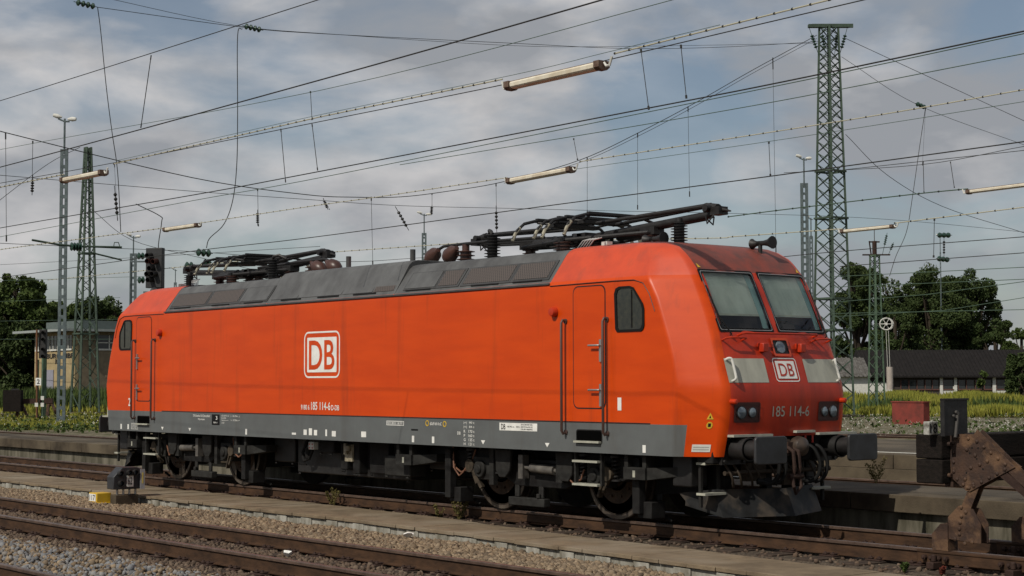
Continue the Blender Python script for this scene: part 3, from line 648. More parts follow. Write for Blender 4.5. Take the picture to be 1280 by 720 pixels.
    front_decal('light_rim', *fring(rrect(-.165, .165, 2.235, 2.475, .02), rrect(-.135, .135, 2.265, 2.445, .02)), 0, 0, REDR, tl, .02, end)
    P = fp(.0, 2.355, .006, end); q = MB(); q.lathe(P, Vector((.95*end, 0, .3)), [(0, .085), (.012, .08), (.02, .05), (.024, .01)], 16); q.build('lamp_lens', LENS, tl)
    eo = front_decal('emblem_outline', *fring(rrect(-.225, .225, 1.905, 2.215, .045), rrect(-.212, .212, 1.918, 2.202, .035)), 0, 0, WHITE, LOCO, .005, end)
    front_decal('emblem_plate', *fgrid(-.18, .18, 1.945, 2.175, 4), 0, 0, WHITE, eo, .006, end)
    front_decal('emblem_letters', DBF[0], DBF[1], -.135, 1.977, REDF, eo, .011, end)
    front_decal('number_lettering', NUMF[0], NUMF[1], -.33, 1.455, DIRTY, LOCO, .006, end)
    # cab interior: desk and dark rear wall
    q = MB(); q.box(min(end*7.3, end*8.2), max(end*7.3, end*8.2), -1.0, 1.0, 2.0, 2.52); q.build('driver_desk', UNDER, LOCO, bev=.05)
    q = MB(); q.box(min(end*6.6, end*6.7), max(end*6.6, end*6.7), -1.2, 1.2, 1.1, 3.3); q.build('cab_rear_wall', UNDER2, LOCO)
    # warning marks on the corner of the near and far side
    for s in (-1, 1):
        K = Vector((itp(1.45, TXK), -1.49*1)); C = Vector((itp(1.45, TXC), -1.13))
        def cpt(t, z, off=.006):
            k_ = Vector((itp(z, TXK), -itp(z, TW))); c_ = Vector((itp(z, TXC), -itp(z, TYC))); p_ = k_.lerp(c_, t); n_ = (c_-k_).normalized(); n_ = Vector((-n_.y*-1, n_.x*-1)) 
            p_ = p_+Vector((abs(n_.x)*off, -abs(n_.y)*off)); return (p_.x*end, p_.y*end*(-1 if s > 0 else 1), z)
        L = .72
        def cdec(name, P2, m, off=.006, par=LOCO):
            q = MB(); q.add([cpt(.0+a/L, c, off) for a, c in P2], [tuple(range(len(P2)))]); return q.build(name, m, par, smooth=False)
        tri = cdec('warning_sticker', [(.46, 1.43), (.56, 1.43), (.51, 1.515)], YEL); cdec('warning_symbol', [(.495, 1.445), (.525, 1.445), (.51, 1.485)], BLACK, .008, tri)
        cir = cdec('warning_sticker', [(.51+.045*math.cos(R(a)), 1.355+.045*math.sin(R(a))) for a in range(0, 360, 30)], YEL); cdec('warning_symbol', [(.49, 1.335), (.53, 1.335), (.53, 1.38), (.49, 1.38)], BLACK, .008, cir)
        lb = cdec('data_plate', [(.30, 1.015), (.57, 1.015), (.57, 1.11), (.30, 1.11)], PIERW)
        for zz in (1.045, 1.075): cdec('plate_lettering', [(.32, zz-.006), (.55, zz-.006), (.55, zz+.006), (.32, zz+.006)], mat('faint_grey_print', (.35, .35, .33), .6), .0075, lb)
        # yellow corner mark above the windscreen
        q = MB(); P2 = [(s*1.0, 3.40), (s*.95, 3.40), (s*.99, 3.46)]; q.add([fp(a*.97, c, .012, end) for a, c in P2], [(0, 1, 2)]); q.build('corner_mark', YEL, LOCO, smooth=False)
# ------------------------------------------------------------ buffers, plough, hoses at both ends
def E_(q, end, name, m, parent=LOCO, **k):
    if end < 0: q.v = [(-a, -b_, c_) for a, b_, c_ in q.v]
    return q.build(name, m, parent, **k)
for end in (1, -1):
    q = MB(); q.box(8.45, 8.74, -1.20, 1.20, .86, 1.22); E_(q, end, 'buffer_beam', UNDER, bev=.02)
    q = MB(); q.box(8.70, 8.98, -1.06, -.34, 1.205, 1.235); q.box(8.80, 8.99, .10, .46, 1.24, 1.27); q.box(8.70, 8.98, .55, 1.30, 1.205, 1.235); E_(q, end, 'step_bar', DIRTY)
    for s in (-1, 1):
        q = MB(); yc = s*.875
        q.box(8.74, 8.79, yc-.21, yc+.21, .85, 1.25); q.cyl((8.78, yc, 1.05), (9.08, yc, 1.05), .135, n=20); q.cyl((9.06, yc, 1.05), (9.42, yc, 1.05), .115, .12, n=20)
        q.cyl((9.04, yc, 1.05), (9.08, yc, 1.05), .15, n=20)
        for dy in (-.17, .17):
            for dz in (-.16, .16): q.cyl((8.79, yc+dy, 1.05+dz), (8.82, yc+dy, 1.05+dz), .025, n=6)
        bf = E_(q, end, 'buffer', SOOT, ang=40)
        q = MB(); q.prism([(9.405, a, c) for a, c in rrect(yc-.285, yc+.285, .875, 1.225, .05)], (.045, 0, 0)); E_(q, end, 'buffer_plate', mat('greased_black_plate', (.035, .037, .040), .42, c2=(.018, .018, .018), ns=5), bf, bev=.012)
        # corner steps under the cab
        q = MB(); q.box(8.46, 8.50, s*1.16-.02, s*1.16+.02, .30, .95); q.box(8.46, 8.50, s*.84-.02, s*.84+.02, .40, .95); q.mi(1)
        for z in (.86, .47): q.box(8.44, 8.60, min(s*1.20, s*.82), max(s*1.20, s*.82), z-.014, z+.016)
        E_(q, end, 'corner_steps', [UNDER2, DIRTY])
    q = MB(); q.cyl((8.72, 0, 1.05), (8.92, 0, 1.05), .11, n=16); q.lathe((8.90, .16, 1.06), (1, 0, 0), [(0, .12), (.06, .14), (.14, .12), (.19, .06), (.20, .01)], 18); E_(q, end, 'coupling_head', mat('greasy_brown_steel', (.06, .042, .03), .4, c2=(.03, .022, .018), ns=8))
    q = MB()
    for s in (-.05, .05): q.tube([(8.95, s, 1.06), (9.06, s, 1.0), (9.08, s, .8), (9.05, s, .68)], .026)
    q.cyl((9.05, -.13, .68), (9.05, .13, .68), .035); q.tube([(9.05, -.07, .68), (9.09, -.08, .55), (9.05, 0, .46), (9.07, .08, .55), (9.05, .07, .68)], .024)
    q.box(8.8, 8.98, -.06, .06, .98, 1.12); E_(q, end, 'screw_coupling', RUSTD)
    for y, dz in ((.36, 0), (.50, .02), (-.30, 0), (-.42, .02)):
        q = MB(); q.tube(smooth3([Vector(c_) for c_ in ((8.78, y, 1.06), (8.92, y, 1.08), (9.02, y+.04, 1.02), (9.08, y+.08, .85), (9.06, y+.06, .68), (8.98, y, .60), (8.90, y-.08, .62))], 4), .026, 8); q.cyl((8.88, y-.12, .63), (8.92, y-.05, .62), .04, n=8)
        h_ = E_(q, end, 'air_hose', BLACK)
        q = MB(); q.cyl((8.90, y, 1.08), (8.90, y, 1.20), .014, n=6); E_(q, end, 'shut_off_handle', mat('red_handle', (.55, .05, .03), .4) if y > 0 else SOOT, h_)
    q = MB(); q.cyl((8.75, -1.0, .74), (8.75, 1.0, .74), .03); q.box(8.6, 8.72, -.55, -.2, .62, .86); q.box(8.62, 8.75, .1, .3, .55, .8)
    for y in (-.95, -.8, -.6, -.45, -.15, .2, .62, .75): q.tube(smooth3([Vector(c_) for c_ in ((8.7, y, .86), (8.80, y+.03, .70), (8.74, y+.12, .56), (8.66, y+.2, .60))], 4), .016, 6)
    E_(q, end, 'pipework', mat('dusty_brown_pipe', (.05, .038, .028), .6))
    # snow plough
    pl = [(8.12, -1.08), (8.60, -.94), (8.98, 0), (8.60, .94), (8.12, 1.08)]; q = MB(); vs = []
    for (x, y) in pl:
        t = 1 if abs(y) < 1 else 0
        vs += [(x-.10, y, .52 if t else .46), (x+.02, y*(1.0), .26 if t else .36), (x+.06 if t else x+.01, y, .17 if t else .30)]
    fs = [(i*3+j, i*3+3+j, i*3+4+j, i*3+1+j) for i in range(4) for j in range(2)]
    o_ = len(vs); vs2 = [(a-.02, b_, c_) for a, b_, c_ in vs]
    q.add(vs+vs2, fs+[tuple(i+o_ for i in f) for f in fs]+[(i*3+2, i*3+5, i*3+5+o_, i*3+2+o_) for i in range(4)]+[(i*3, i*3+3, i*3+3+o_, i*3+o_) for i in range(4)])
    E_(q, end, 'snow_plough', mat('plough_grey_paint', (.022, .023, .024), .6, c2=(.011, .011, .011), ns=4, c3=(.055, .045, .036), n3=3), ang=15)
    for s in (-.7, .7):
        q = MB(); q.box(8.2, 8.5, s-.05, s+.05, .45, .9); E_(q, end, 'plough_bracket', UNDER)

# ------------------------------------------------------------ bogies
def bogie(xc):
    bg = thing('bogie', None, None, (xc, 0, 0)); del_ = [bg.pop(k_, None) for k_ in ('label', 'category')]; bg.parent = LOCO
    L = lambda q, name, m, par=bg, **k: q.build(name, m, par, loc=(0, 0, 0), **k)
    for s in (-1, 1):
        q = MB(); y0, y1 = sorted((s*.98, s*1.12))
        q.prism([(x, y0, z) for x, z in ((-2.05, .88), (-2.05, .66), (-1.75, .56), (-.95, .56), (-.55, .40), (.55, .40), (.95, .56), (1.75, .56), (2.05, .66), (2.05, .88), (1.0, .92), (.5, .74), (-.5, .74), (-1.0, .92))], (0, y1-y0, 0))
        fr = L(q, 'bogie_frame', UNDER, bev=.015)
        for xa in (-1.3, 1.3):
            q = MB(); q.box(xa-.20, xa+.20, y0, s*1.20 if s > 0 else y1, .46, .80) if s > 0 else q.box(xa-.20, xa+.20, s*1.20, y1, .46, .80)
            q.cyl((xa, s*1.18, .62), (xa, s*1.25, .62), .13, n=16); q.cyl((xa, s*1.24, .62), (xa, s*1.28, .62), .07, n=12); L(q, 'axle_box', UNDER2, fr, bev=.015)
            for dx in (-.33, .33):
                q = MB(); q.tube([(xa+dx+.065*math.cos(t*.9), s*1.12+.065*math.sin(t*.9), .58+.30*t/40) for t in range(41)], .014, 5); q.cyl((xa+dx, s*1.12, .56), (xa+dx, s*1.12, .585), .09); q.cyl((xa+dx, s*1.12, .88), (xa+dx, s*1.12, .91), .09); L(q, 'coil_spring', SOOT, fr)
            # bracket plates and brake levers
            q = MB(); d = -1 if xa > 0 else 1
            q.prism([(xa+d*.42, s*1.22, .93), (xa+d*.80, s*1.22, .93), (xa+d*.76, s*1.22, .62), (xa+d*.66, s*1.22, .52), (xa+d*.52, s*1.22, .52), (xa+d*.44, s*1.22, .62)], (0, s*.05, 0)); L(q, 'spring_bracket', UNDER2, fr, bev=.012)
            q = MB(); q.beam((xa-d*.20, s*1.20, .62), (xa-d*.02, s*1.16, .34), .07, .05); q.beam((xa-d*.30, s*1.18, .70), (xa-d*.12, s*1.18, .40), .045, .04); q.cyl((xa-d*.25, s*1.14, .66), (xa-d*.25, s*1.24, .66), .10, n=12); L(q, 'brake_lever', mat('dusty_brake_steel', (.09, .072, .052), .7, c2=(.03, .024, .018)), fr)
        q = MB(); q.cyl((-.10, s*1.20, .68), (.42, s*1.20, .66), .065, n=14); q.cyl((-.28, s*1.20, .685), (.50, s*1.20, .655), .03, n=10); q.box(-.34, -.24, s*1.20-.06, s*1.20+.06, .52, .86); L(q, 'yaw_damper', mat('damper_grey', (.13, .12, .105), .5, c2=(.06, .055, .05)), fr)
        for (h0, h1, hz) in ((.48, .62, .50), (-1.05, -.95, .4)):
            q = MB(); q.box(h0, h1, s*1.2-.04, s*1.2+.04, hz, .93); L(q, 'hanger', UNDER2, fr)
        q = MB(); q.box(-.70, .12, s*1.10-.06, s*1.10+.06, .12, .24); q.box(-.60, -.50, s*1.10-.02, s*1.10+.02, .24, .42); q.box(-.05, .05, s*1.10-.02, s*1.10+.02, .24, .42); q.cyl((-.02, s*1.14, .24), (-.02, s*1.14, .31), .035); L(q, 'track_magnet', UNDER2, fr, bev=.012)
        q = MB(); q.tube([(-2.1, s*1.15, .85), (-1.95, s*1.2, .62), (-1.8, s*1.2, .55), (-1.6, s*1.18, .62), (-1.5, s*1.15, .9)], .014, 6); L(q, 'cable', mat('brown_cable', (.20, .10, .065), .6), fr); q = MB(); q.tube([(.62, s*1.2, .9), (.72, s*1.24, .60), (.86, s*1.24, .50), (.98, s*1.2, .56), (1.05, s*1.2, .7)], .013, 6); L(q, 'cable', mat('brown_cable', (.20, .10, .065), .6), fr)
    for xa in (-1.3, 1.3):
        ax = MB(); ax.cyl((xa, -1.0, .625), (xa, 1.0, .625), .09, n=14); ax_o = L(ax, 'axle', UNDER)
        q = MB(); q.cyl((xa, -.35, .62), (xa, .35, .62), .30, n=18); q.box(xa-.35, xa+.35, -.55, .55, .35, .85); L(q, 'traction_motor', SOOT, ax_o)
        for s in (-1, 1):
            o_ = s*.68
            q = MB(); pr = [(0, .655), (.03, .655), (.045, .63), (.135, .622), (.14, .60), (.138, .54), (.10, .52), (.095, .44), (.12, .40), (.12, .17), (.15, .16), (.16, .10)]
            q.lathe((xa, o_, .625), (0, s, 0), pr, 48); wh = L(q, 'wheel', RUSTW, ax_o)
            q = MB(); q.lathe((xa, s*.816, .625), (0, s, 0), [(.0, .612), (.008, .612), (.008, .56), (.0, .56)], 48); L(q, 'tyre', mat('worn_tyre_steel', (.13, .11, .09), .35, metal=.4, c2=(.06, .045, .035), ns=4), wh)
            q = MB(); q.lathe((xa, s*.79, .625), (0, s, 0), [(0, .40), (.035, .40), (.035, .22), (0, .22)], 36)
            for k in range(10):
                t = 2*math.pi*k/10; q.cyl((xa+.31*math.cos(t), s*.815, .625+.31*math.sin(t)), (xa+.31*math.cos(t), s*.85, .625+.31*math.sin(t)), .018, n=6)
            L(q, 'brake_disc', mat('rusty_brake_disc', (.07, .046, .03), .6, c2=(.03, .021, .016)), wh)
    q = MB(); q.box(-.5, .5, -.95, .95, .42, .78); L(q, 'bolster', SOOT)
    # sand pipes before the outer wheels
    return bg
b1 = bogie(5.2); b2 = copy_tree(b1, LOCO); b2.location = (-5.2, 0, 0); b2.rotation_euler = (0, 0, math.pi)
# jacking brackets and sand pipes hung from the skirt
def jack(x, d):
    q = MB(); q.box(x-.21, x+.21, -1.40, -1.20, .62, .78); q.box(x-.21, x-.14, -1.38, -1.20, .78, .95); q.box(x+.14, x+.21, -1.38, -1.20, .78, .95); q.box(x-.21, x+.21, -1.22, -1.10, .62, .96)
    q.prism([(x+d*.21, -1.36, .62), (x+d*.62, -1.2, .68), (x+d*.62, -1.2, .80), (x+d*.21, -1.36, .78)], (0, .25, 0))
    q.mi(1).box(x-.025, x+.025, -1.405, -1.399, .65, .74); return q
for x, d in ((7.48, 1), (2.15, 1), (-3.03, 1), (-7.38, -1)):
    for s in (1, -1):
        q = jack(x, d)
        if s < 0: q.v = [(a, -b_, c_) for a, b_, c_ in q.v]
        q.build('jacking_bracket', [UNDER2, DIRTY], LOCO, bev=.01)
for x in (7.38, 3.16, -3.10, -7.1):
    for s in (-1, 1):
        q = MB(); q.box(x-.07, x+.07, min(s*1.16, s*1.28), max(s*1.16, s*1.28), .16, .90); q.box(x-.05, x+.22, min(s*.95, s*1.2), max(s*.95, s*1.2), .10, .32); q.cyl((x+.1, s*.85, .12), (x+.2, s*.8, .05), .025); q.build('sand_pipe', UNDER, LOCO, bev=.01)
# underfloor equipment between the bogies
def ub(name, x0, x1, y0, y1, z0, z1, m=UNDER):
    for s in (-1, 1):
        q = MB(); a, c = sorted((s*y0, s*y1)); q.box(x0, x1, a, c, z0, z1); q.box(x0+.04, x0+.10, s*y1-.02, s*y1+.02, z0-.04, z0); q.box(x1-.1, x1-.04, s*y1-.02, s*y1+.02, z0-.04, z0)
        q.build(name, m, LOCO, bev=.02)
ub('transformer_tank', -1.7, 1.75, .1, .98, .34, .96, SOOT); ub('equipment_box', 1.36, 2.08, .9, 1.22, .42, .74, UNDER2); ub('equipment_box', -.62, -.15, .95, 1.22, .72, .93, UNDER)
ub('battery_box', .32, .52, .95, 1.15, .40, .94, UNDER); ub('battery_box', .72, 1.28, .85, 1.08, .42, .94, UNDER); ub('equipment_box', -.10, .10, .98, 1.12, .45, .90, UNDER); ub('equipment_box', 2.3, 2.95, .8, 1.0, .55, .95, SOOT); ub('equipment_box', -2.5, -1.8, .7, .98, .5, .95, SOOT)
for s in (-1, 1):
    q = MB(); q.box(-.83, -.66, min(s*1.2, s*1.3), max(s*1.2, s*1.3), .77, .90); sk = q.build('power_socket', PIERW, LOCO, bev=.01)
    q = MB(); [q.cyl((-.79+.09*(k % 2), s*1.3, .80+.06*(k//2)), (-.79+.09*(k % 2), s*1.306, .80+.06*(k//2)), .014, n=8) for k in range(4)]; q.build('socket_hole', REDF, sk)
    q = MB(); q.box(.13, .36, min(s*1.15, s*1.18), max(s*1.15, s*1.18), .60, .88); q.cyl((.22, s*1.22, .72), (.22, s*1.22, .90), .035); q.cyl((.28, s*1.22, .78), (.28, s*1.22, .86), .05); q.build('drain_valve', mat('brass_valve', (.40, .36, .26), .5, c2=(.12, .10, .07)), LOCO)
    q = MB(); q.tube([(-1.15, s*1.1, .95), (-1.25, s*1.15, .7), (-1.2, s*1.15, .56), (-1.05, s*1.15, .60), (-.98, s*1.12, .75)], .03); q.tube([(-1.3, s*1.2, .52), (-1.05, s*1.2, .50)], .012); q.cyl((-1.08, s*1.15, .62), (-1.08, s*1.15, .78), .05); q.build('air_filter', UNDER, LOCO)
    q = MB(); q.tube([(3.2, s*1.2, .93), (3.28, s*1.25, .62), (3.42, s*1.25, .50), (3.52, s*1.25, .56), (3.6, s*1.2, .70)], .012, 6); q.build('cable', mat('brown_cable', (.2, .1, .065), .6), LOCO)
    for x in (8.0, -8.35):
        q = MB(); q.box(x, x+.35, min(s*.9, s*1.2), max(s*.9, s*1.2), .55, .96); q.build('cable_box', SOOT, LOCO, bev=.02)

# ------------------------------------------------------------ roof equipment
def insul(q, x, y, z0, h, r=.10, n=6):
    pr = []; 
    for k in range(n):
        a = z0+h*k/n; pr += [(a-z0, r*.62), (a-z0+h/n*.35, r*.62), (a-z0+h/n*.5, r), (a-z0+h/n*.62, r), (a-z0+h/n*.8, r*.62)]
    q.lathe((x, y, z0), (0, 0, 1), pr, 14)
RZ = 3.80
def panto():
    # local: base hinge near x=0, arms run to +x (knee at x=2.65); head over x=.35
    t = thing('pantograph', None, None, (0, 0, 0)); [t.pop(k_, None) for k_ in ('label', 'category')]; t.parent = LOCO
    L = lambda q, name, m, par=t, **k: q.build(name, m, par, loc=(0, 0, 0), **k)
    for x, y in ((0, -.5), (0, .5), (1.35, 0), (.15, 0)):
        q = MB(); insul(q, x, y, 0, .20, .13, 4); L(q, 'support_insulator', BROWNI)
    q = MB(); z = .22
    q.tube([(0, -.55, z), (0, .55, z)], .04); q.tube([(0, -.5, z), (1.40, -.12, z), (1.45, 0, z), (1.40, .12, z), (0, .5, z)], .03); q.cyl((.1, -.15, z+.03), (.75, -.15, z+.05), .05); q.cyl((.5, .12, z+.03), (1.1, .12, z+.03), .06, n=12); q.box(-.1, .12, -.2, .2, z-.02, z+.12); q.box(1.2, 1.5, -.1, .1, z-.03, z+.08)
    for k_ in range(6): q.beam((-.15+.28*k_, .35-.05*k_, z-.02), (.05+.28*k_, .2-.04*k_, z+.10), .05, .05)
    L(q, 'base_frame', SOOT)
    q = MB(); q.cyl((.02, 0, z+.05), (2.55, 0, z+.14), .062, .055, n=14); q.cyl((.1, .10, z+.02), (2.4, .06, z+.09), .018); L(q, 'lower_arm', SOOT)
    q = MB()
    q.cyl((2.55, 0, z+.27), (.30, -.20, z+.23), .036, .026, n=10); q.cyl((2.55, 0, z+.27), (.30, .20, z+.23), .036, .026, n=10); q.cyl((2.45, 0, z+.24), (2.68, 0, z+.20), .075, n=12); q.cyl((2.58, -.16, z+.22), (2.58, .16, z+.22), .05); q.box(2.6, 2.78, -.09, .09, z+.12, z+.23); q.cyl((2.74, 0, z+.19), (2.92, 0, z+.15), .035, .01)
    q.tube([(2.5, .1, z+.12), (2.42, .16, z+.02), (2.34, .1, z+.12)], .012, 5); q.tube([(2.7, -.1, z+.12), (2.62, -.16, z+.0), (2.54, -.1, z+.12)], .012, 5); L(q, 'upper_arm', SOOT)
    hd = MB()
    for x in (.06, .56):
        hd.tube([(x, -.98, z+.02), (x, -.90, z+.16), (x, -.76, z+.27), (x, -.56, z+.32), (x, 0, z+.33), (x, .56, z+.32), (x, .76, z+.27), (x, .90, z+.16), (x, .98, z+.02)], .024, 8)
        hd.box(x-.03, x+.03, -.52, .52, z+.33, z+.365)
    hd.tube([(.06, -.5, z+.30), (.31, -.42, z+.26), (.56, -.5, z+.30)], .02); hd.tube([(.06, .5, z+.30), (.31, .42, z+.26), (.56, .5, z+.30)], .02); hd.box(.24, .38, -.45, .45, z+.22, z+.27)
    h_ = L(hd, 'contact_head', SOOT)
    tp = MB()
    for x in (.06, .56):
        for s in (-1, 1): tp = MB(); tp.tube([(x+.001, s*.985, z+.0), (x+.001, s*.925, z+.115), (x+.001, s*.84, z+.205)], .027, 8); L(tp, 'horn_tip', mat('worn_pale_horn', (.34, .32, .24), .5, c2=(.2, .18, .13)), h_)
    return t
PZ = 3.80
pA = panto(); pA.location = (5.02, 0, PZ-.02)
# tilt so that the knee stands higher at the cab end, as the folded frame lies
pA.rotation_euler = (0, R(-1.5), 0)
pB = copy_tree(pA, LOCO); pB.location = (4.95, 0, PZ-.02); pB.rotation_euler = (0, 0, math.pi)
pC = copy_tree(pA, LOCO); pC.location = (-5.02, 0, PZ-.02); pC.rotation_euler = (R(0), R(-1.2), math.pi)
pD = copy_tree(pA, LOCO); pD.location = (-4.95, 0, PZ-.02); pD.rotation_euler = (0, R(-1.5), 0)
for s in (1, -1):
    q = MB(); insul(q, s*7.18, -.25, 3.76, .36, .12, 9); q.cyl((s*7.18, -.25, 4.12), (s*7.18, -.25, 4.17), .05); q.build('post_insulator', SOOT, LOCO)
    q = MB(); insul(q, s*3.34, -.55, 3.78, .42, .13, 9); q.tube([(s*3.34, -.55, 4.2), (s*3.30, -.55, 4.25), (s*3.20, -.5, 4.27), (s*3.1, -.4, 4.2)], .03); q.build('post_insulator', SOOT, LOCO)
    q = MB(); insul(q, s*2.32, -.3, 3.78, .25, .15, 4); q.cyl((s*2.32, -.3, 4.0), (s*2.32, -.3, 4.12), .06); q.build('post_insulator', BROWNI, LOCO)
    for x in (1.35, 1.85):
        q = MB(); q.lathe((s*x, -.35, 3.90), Vector((s*.75, -.1, .35)), [(0, .05), (.05, .10), (.14, .13), (.28, .11), (.36, .05), (.40, .04)], 14); q.build('surge_arrester', BROWNI, LOCO)
    q = MB(); q.tube([(s*1.6, -.36, 4.06), (s*1.8, -.36, 4.12), (s*2.3, -.32, 4.13), (s*2.9, -.3, 4.13), (s*4.3, -.3, 4.10)], .025); q.build('roof_busbar', SOOT, LOCO)
    q = MB(); q.cyl((s*.98, -.4, 3.84), (s*.98, -.4, 4.12), .045, n=10); q.build('aerial', FAIRD, LOCO)
    q = MB(); q.box(s*.5-.4, s*.5+.4, -.6, .3, 3.86, 3.91); q.build('roof_hatch', REDF, LOCO, bev=.02)
    # horns
    for (x, y) in ((6.86, -.45), (7.95, .55)):
        q = MB(); z = 3.72 if x > 7.5 else 3.80
        q.cyl((s*x, s*y, z-.1), (s*x, s*y, z+.08), .03)
        q.lathe((s*(x-.05), s*y, z+.09), Vector((s, 0, 0)), [(0, .035), (.12, .035), (.2, .05), (.27, .085), (.28, .09)], 14); q.lathe((s*(x+.02), s*y, z+.09), Vector((-s, 0, 0)), [(0, .035), (.08, .035), (.13, .05), (.17, .075)], 14)
        q.build('horn', SOOT, LOCO)
    q = MB()
    for k in range(5): q.tube([(s*(5.7+.06*k), -.85, 3.80), (s*(5.78+.06*k), -.8, 3.92), (s*(5.86+.06*k), -.72, 3.95)], .010, 5)
    q.build('braided_strap', STEEL, LOCO)
    q = MB(); q.box(s*6.35-.06, s*6.35+.06, -.9, -.8, 3.79, 3.87); q.build('junction_box', PIERW, LOCO)
# ------------------------------------------------------------ buffer stop at the end of the locomotive's track
BS = thing('buffer_stop', 'riveted rusty steel buffer stop with tarred timber beam, in the right foreground', 'buffer stop', (12.6, 0, 0))
q = MB()
for z0, z1 in ((.755, 1.025), (1.035, 1.305)): q.box(11.74, 12.10, -.96, 1.45, z0, z1)
q.build('timber_beam', TIMB, BS, bev=.015)
def P2(u, v, y=-.75): p_ = on(u, v, 1, y); return (p_.x, p_.z)
for s in (-1, 1):
    Y = s*.75
    g_ = [P2(*c) for c in ((1193, 542), (1222, 543), (1273, 584), (1217, 614), (1212, 613), (1194, 597))]
    q = MB(); q.prism([(x, Y-.012-.055*1, z) for x, z in g_], (0, .014, 0)); q.prism([(x, Y+.055, z) for x, z in g_], (0, .014, 0)); rr = random.Random(5)
    a = [Vector((c[0], 0, c[1])) for c in g_]; cen = sum(a, Vector())/len(a)
    for i in range(len(a)):
        e0, e1 = a[i], a[(i+1) % len(a)]; n_ = max(2, int((e1-e0).length/.11))
        for k in range(n_):
            p_ = e0.lerp(e1, (k+.5)/n_).lerp(cen, .13)
            q.lathe((p_.x, Y-.067, p_.z), (0, -1, 0), [(0, .022), (.010, .020), (.018, .010), (.019, .002)], 8)
    for dx, dz in ((-.05, .18), (.06, .12), (.12, .02), (.0, -.02), (-.08, -.15), (.03, -.2), (.22, .06)): q.lathe((cen.x+dx, Y-.067, cen.z+dz), (0, -1, 0), [(0, .024), (.010, .022), (.018, .01), (.019, .002)], 8)
    for dx, dz in ((.02, .2), (-.01, .14), (.08, .08), (.16, -.03), (-.06, -.08), (.1, .2)): q.mi(1).cyl((cen.x+dx, Y-.0685, cen.z+dz), (cen.x+dx, Y-.066, cen.z+dz), .011, n=8)
    gp_ = q.build('gusset_plate', [RUST, BLACK], BS)
    q = MB(); x0 = g_[0][0]
    q.box(x0-.05, x0-.03, Y-.12, Y+.12, .72, 1.32); q.box(x0-.03, x0+.01, Y-.05, Y+.05, .72, 1.32)
    for z in (.85, 1.2): q.cyl((x0-.02, Y-.09, z), (x0+.02, Y-.09, z), .025, n=8)
    q.build('post_flange', RUST, BS)
    def bar(name, p0, p1, w_, m=RUST, h_=.10):
        q = MB(); A = Vector((p0[0], Y, p0[1])); B = Vector((p1[0], Y, p1[1]))
        q.beam(A+Vector((0, -.045, 0)), B+Vector((0, -.045, 0)), .012, w_, (0, 0, 1)); q.beam(A+Vector((0, .045, 0)), B+Vector((0, .045, 0)), .012, w_, (0, 0, 1)); q.beam(A, B, .09, .016, (0, 0, 1))
        return q.build(name, m, BS, smooth=False)
    e0 = P2(1222, 541); bar('strut', e0, (e0[0]+1.45, e0[1]-1.20), .10)
    e0 = P2(1246, 583); bar('strut', e0, (e0[0]+1.05, e0[1]-.72), .09, RUSTD)
    bar('strut', P2(1222, 606), P2(1203, 655), .12)
    f_ = [P2(*c) for c in ((1203, 632), (1221, 636), (1231, 655), (1231, 679), (1190, 673), (1190, 646))]
    q = MB(); q.prism([(x, Y-.075, z) for x, z in f_], (0, .014, 0)); q.prism([(x, Y+.06, z) for x, z in f_], (0, .014, 0)); cx = sum(c[0] for c in f_)/6
    for dx, dz in ((-.07, .08), (-.07, .14), (-.06, .21), (-.04, .28), (.02, .33), (-.13, .02), (.0, -.02), (.10, .0), (-.04, .38)): q.lathe((cx+dx, Y-.075, .12+dz), (0, -1, 0), [(0, .024), (.010, .022), (.018, .01), (.019, .002)], 8)
    fp_ = q.build('foot_plate', RUST, BS)
    q = MB(); k_ = P2(1171, 668); q.prism([(k_[0], Y-.09, -.0), (k_[0]+.22, Y-.09, 0), (k_[0]+.22, Y-.09, .32), (k_[0]+.12, Y-.09, .30), (k_[0], Y-.09, .18)], (0, .18, 0)); q.build('foot_box', RUST, BS)
    # fish-plated double rail under the stop
    q = MB(); x0 = P2(1154, 680)[0]; q.box(x0, x0+2.6, Y-.115, Y-.03, -.155, -.005); q.box(x0, x0+2.6, Y-.125, Y-.035, -.035, -.004); fpq = q.build('fish_plate', RAILM, BS, bev=.008)
    q = MB()
    for x in (x0+.12, x0+.22, x0+.32, x0+.42, x0+1.15, x0+1.26, x0+1.37, x0+1.48, x0+1.9): q.cyl((x, Y-.11, -.085), (x, Y-.16, -.085), .030, n=8); q.lathe((x, Y-.16, -.085), (0, -1, 0), [(0, .022), (.012, .016), (.016, .002)], 8)
    q.build('track_bolt', RUSTD, fpq)
    for x in (x0+.3, x0+1.35):
        q = MB(); q.box(x-.05, x+.05, Y-.28, Y-.05, -.20, -.12); q.cyl((x, Y-.2, -.12), (x, Y-.2, -.04), .03); q.build('rail_clamp', RUSTD, BS, bev=.01)
# stop board above the beam and number block
bp = on(1193, 521, 0, 12.2)
t = thing('stop_board', 'square black board on a short bracket above the rusty buffer stop', 'sign', (bp.x, bp.y, 1.3))
q = MB(); q.box(bp.x-.02, bp.x+.02, bp.y-.21, bp.y+.21, 1.30, 1.705); q.box(bp.x-.03, bp.x+.035, bp.y-.22, bp.y+.22, 1.695, 1.715); q.box(bp.x-.025, bp.x+.03, bp.y-.22, bp.y-.205, 1.295, 1.70); q.build('board', SOOT, t)
q = MB(); q.beam((bp.x+.03, bp.y-.03, 1.28), (bp.x+.03, bp.y+.02, 1.56), .035, .02); q.cyl((bp.x+.02, bp.y+.0, 1.56), (bp.x+.045, bp.y, 1.56), .02); q.cyl((bp.x+.02, bp.y-.05, 1.52), (bp.x+.045, bp.y-.05, 1.52), .015); q.build('bracket', mat('dull_bracket', (.09, .085, .08), .6), t)
nb = on(1163, 545, 0, 12.02)
